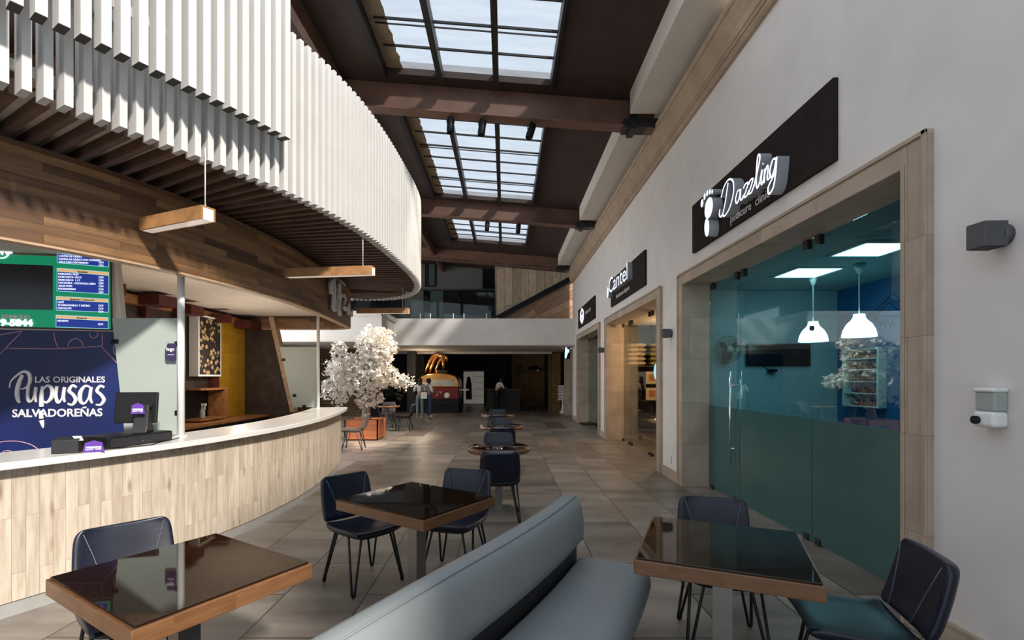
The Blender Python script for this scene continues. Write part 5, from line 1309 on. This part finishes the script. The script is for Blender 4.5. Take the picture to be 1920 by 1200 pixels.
# ------------------------------------------------------------------ people
def skin_mesh(name, verts, edges, radii, m, parent, root=0, sub=2):
    me = bpy.data.meshes.new(name); me.from_pydata(verts, edges, []); me.materials.append(m)
    o = bpy.data.objects.new(name, me); C.objects.link(o); o.parent = parent
    md = o.modifiers.new('skin', 'SKIN'); md.use_smooth_shade = True
    if not me.skin_vertices: 
        bm = bmesh.new(); bm.from_mesh(me); bm.verts.layers.skin.verify(); bm.to_mesh(me); bm.free()
    for i, r in enumerate(radii):
        me.skin_vertices[0].data[i].radius = (r, r) if not isinstance(r, tuple) else r
        me.skin_vertices[0].data[i].use_root = (i == root)
    s_ = o.modifiers.new('sub', 'SUBSURF'); s_.levels = sub; s_.render_levels = sub
    return o
def chain(names): return [(a, b_) for a, b_ in zip(names, names[1:])]
def person(label, loc, rz, J, top, trouser, pants_m, shoes=True, long_hair=True):
    """J: dict joint -> position (local, facing -Y is towards the camera when rz = 0)"""
    r = thing('person', label, 'person', loc, rz)
    base = {'pelvis': (0, 0, 0.92), 'waist': (0, 0, 1.05), 'chest': (0, 0.0, 1.25), 'collar': (0, 0, 1.38), 'neck': (0, -0.005, 1.44), 'jaw': (0, -0.015, 1.50), 'head': (0, -0.01, 1.56), 'crown': (0, 0, 1.62),
            'hipL': (0.09, 0, 0.88), 'kneeL': (0.10, -0.01, 0.48), 'ankL': (0.10, 0.02, 0.09), 'toeL': (0.11, -0.13, 0.04), 'hipR': (-0.09, 0, 0.88), 'kneeR': (-0.10, -0.01, 0.48), 'ankR': (-0.10, 0.02, 0.09), 'toeR': (-0.11, -0.13, 0.04),
            'shL': (0.17, 0, 1.35), 'elL': (0.22, 0.02, 1.10), 'wrL': (0.20, -0.10, 0.92), 'paL': (0.19, -0.13, 0.86), 'shR': (-0.17, 0, 1.35), 'elR': (-0.22, 0.02, 1.10), 'wrR': (-0.20, -0.10, 0.92), 'paR': (-0.19, -0.13, 0.86)}
    base.update(J); rad = {'pelvis': 0.12, 'waist': 0.10, 'chest': 0.12, 'collar': 0.08, 'neck': 0.045, 'jaw': 0.07, 'head': 0.088, 'crown': 0.06, 'hip': 0.09, 'knee': 0.055, 'ank': 0.038, 'toe': 0.03, 'sh': 0.055, 'el': 0.04, 'wr': 0.028, 'pa': 0.034}
    def R_(k): return rad.get(k, rad.get(k[:-1], 0.05))
    def mk(name, chains, m, grow, root):
        ks = []; 
        for c in chains:
            for k in c:
                if k not in ks: ks.append(k)
        ed = [(ks.index(a), ks.index(b_)) for c in chains for a, b_ in zip(c, c[1:])]
        return skin_mesh(name, [base[k] for k in ks], ed, [R_(k)+grow for k in ks], m, r, ks.index(root))
    torso = ['pelvis', 'waist', 'chest', 'collar', 'neck', 'jaw', 'head', 'crown']
    allc = [torso]+[['pelvis', 'hip'+s, 'knee'+s, 'ank'+s, 'toe'+s] for s in 'LR']+[['collar', 'sh'+s, 'el'+s, 'wr'+s, 'pa'+s] for s in 'LR']
    # fingers join the palm in the same mesh
    for s in 'LR':
        w_ = Vector(base['wr'+s]); p_ = Vector(base['pa'+s]); d = (p_-w_).normalized(); sd = d.cross(Vector((0, 1, 0)));
        if sd.length < 0.1: sd = Vector((1, 0, 0))
        sd.normalize()
        for f in range(4):
            k1, k2 = 'f%d%s1' % (f, s), 'f%d%s2' % (f, s)
            off = sd*(0.027*(f-1.5)*0.8); ln = (0.05, 0.06, 0.055, 0.045)[f]
            base[k1] = tuple(p_+d*0.03+off); base[k2] = tuple(p_+d*(0.03+ln)+off+Vector((0, -0.01, -0.01))); rad[k1] = 0.009; rad[k2] = 0.008
            allc.append(['pa'+s, k1, k2])
        k1, k2 = 't%s1' % s, 't%s2' % s; base[k1] = tuple(w_+d*0.03+sd*0.035); base[k2] = tuple(w_+d*0.065+sd*0.05); rad[k1] = 0.011; rad[k2] = 0.009; allc.append(['wr'+s, k1, k2])
    mk('body', allc, M['skin'], 0.0, 'pelvis')
    mk('top', [['waist', 'chest', 'collar']]+[['collar', 'sh'+s, 'el'+s] for s in 'LR'], top, 0.016, 'waist')
    mk('trousers', [['waist', 'pelvis']]+[['pelvis', 'hip'+s, 'knee'+s, 'ank'+s] for s in 'LR'], trouser, 0.014, 'pelvis')
    if shoes:
        for s in 'LR': mk('shoe', [['ank'+s, 'toe'+s]], M['cloth_white'], 0.018, 'ank'+s)
    hd = Vector(base['head']); q = MB().ball(hd+Vector((0, 0.025, 0.03)), 0.105, sq=(0.95, 1.0, 1.08))
    if long_hair: q.ball(hd+Vector((0, 0.05, -0.10)), 0.10, sq=(0.95, 0.7, 1.6))
    q.build('hair', M['hair'], r)
    q = MB()
    for sx in (-1, 1): q.ball(hd+Vector((sx*0.03, -0.083, 0.005)), 0.009, 8)
    q.build('eyes', M['white'], r); MB().ball(hd+Vector((0, -0.095, -0.02)), 0.014, 8, sq=(0.8, 1.1, 1.4)).build('nose', M['skin'], r)
    MB().ball(hd+Vector((0, -0.078, -0.055)), 0.02, 8, sq=(1.2, 0.4, 0.3)).build('mouth', M['dark_red'], r)
    return r
p1 = person('standing woman with long dark hair in white top and grey green trousers', (-3.33, 19.2, 0), PI+0.2,
            {'elL': (0.25, -0.06, 1.12), 'wrL': (0.12, -0.22, 1.14), 'paL': (0.06, -0.27, 1.16), 'elR': (-0.25, -0.06, 1.12), 'wrR': (-0.12, -0.22, 1.14), 'paR': (-0.07, -0.27, 1.15)}, M['cloth_white'], M['sage'], None)
p2 = person('person in pale top and blue jeans standing right of the long haired woman', (-3.02, 19.5, 0), PI-0.9,
            {'elR': (-0.24, -0.05, 1.10), 'wrR': (-0.14, -0.24, 1.05), 'paR': (-0.10, -0.31, 1.06), 'elL': (0.24, -0.05, 1.10), 'wrL': (0.14, -0.24, 1.05), 'paL': (0.10, -0.31, 1.06)}, M['cloth_white'], M['jeans'], None, long_hair=False)
bgb = thing('shoulder_bag', 'white bag hanging at the hip of the long haired woman', 'bag', (-3.12, 18.93, 0.80))
MB().box(-0.12, 0.12, -0.04, 0.04, -0.02, 0.24).build('bag_body', M['cloth_white'], bgb, bevel=0.02, segs=3)
MB().tube([(-0.1, 0, 0.22), (-0.12, 0.1, 0.45), (-0.05, 0.18, 0.55), (0.05, 0.12, 0.42), (0.1, 0, 0.22)], 0.01).build('strap', M['black'], bgb)
p1.scale = (0.94,)*3; p2.scale = (0.93,)*3
p3 = person('person in a white shirt leaning over the far bar counter', (-0.38, 22.85, 0), PI/2+0.6,
            {'waist': (0, -0.03, 1.05), 'chest': (0, -0.12, 1.22), 'collar': (0, -0.2, 1.32), 'neck': (0, -0.24, 1.37), 'jaw': (0, -0.29, 1.41), 'head': (0, -0.31, 1.46), 'crown': (0, -0.31, 1.52),
             'shL': (0.17, -0.19, 1.30), 'shR': (-0.17, -0.19, 1.30), 'elL': (0.22, -0.28, 1.10), 'wrL': (0.15, -0.42, 1.12), 'paL': (0.12, -0.49, 1.12), 'elR': (-0.22, -0.28, 1.10), 'wrR': (-0.15, -0.42, 1.12), 'paR': (-0.12, -0.49, 1.12)}, M['cloth_white'], M['black'], None, long_hair=False)
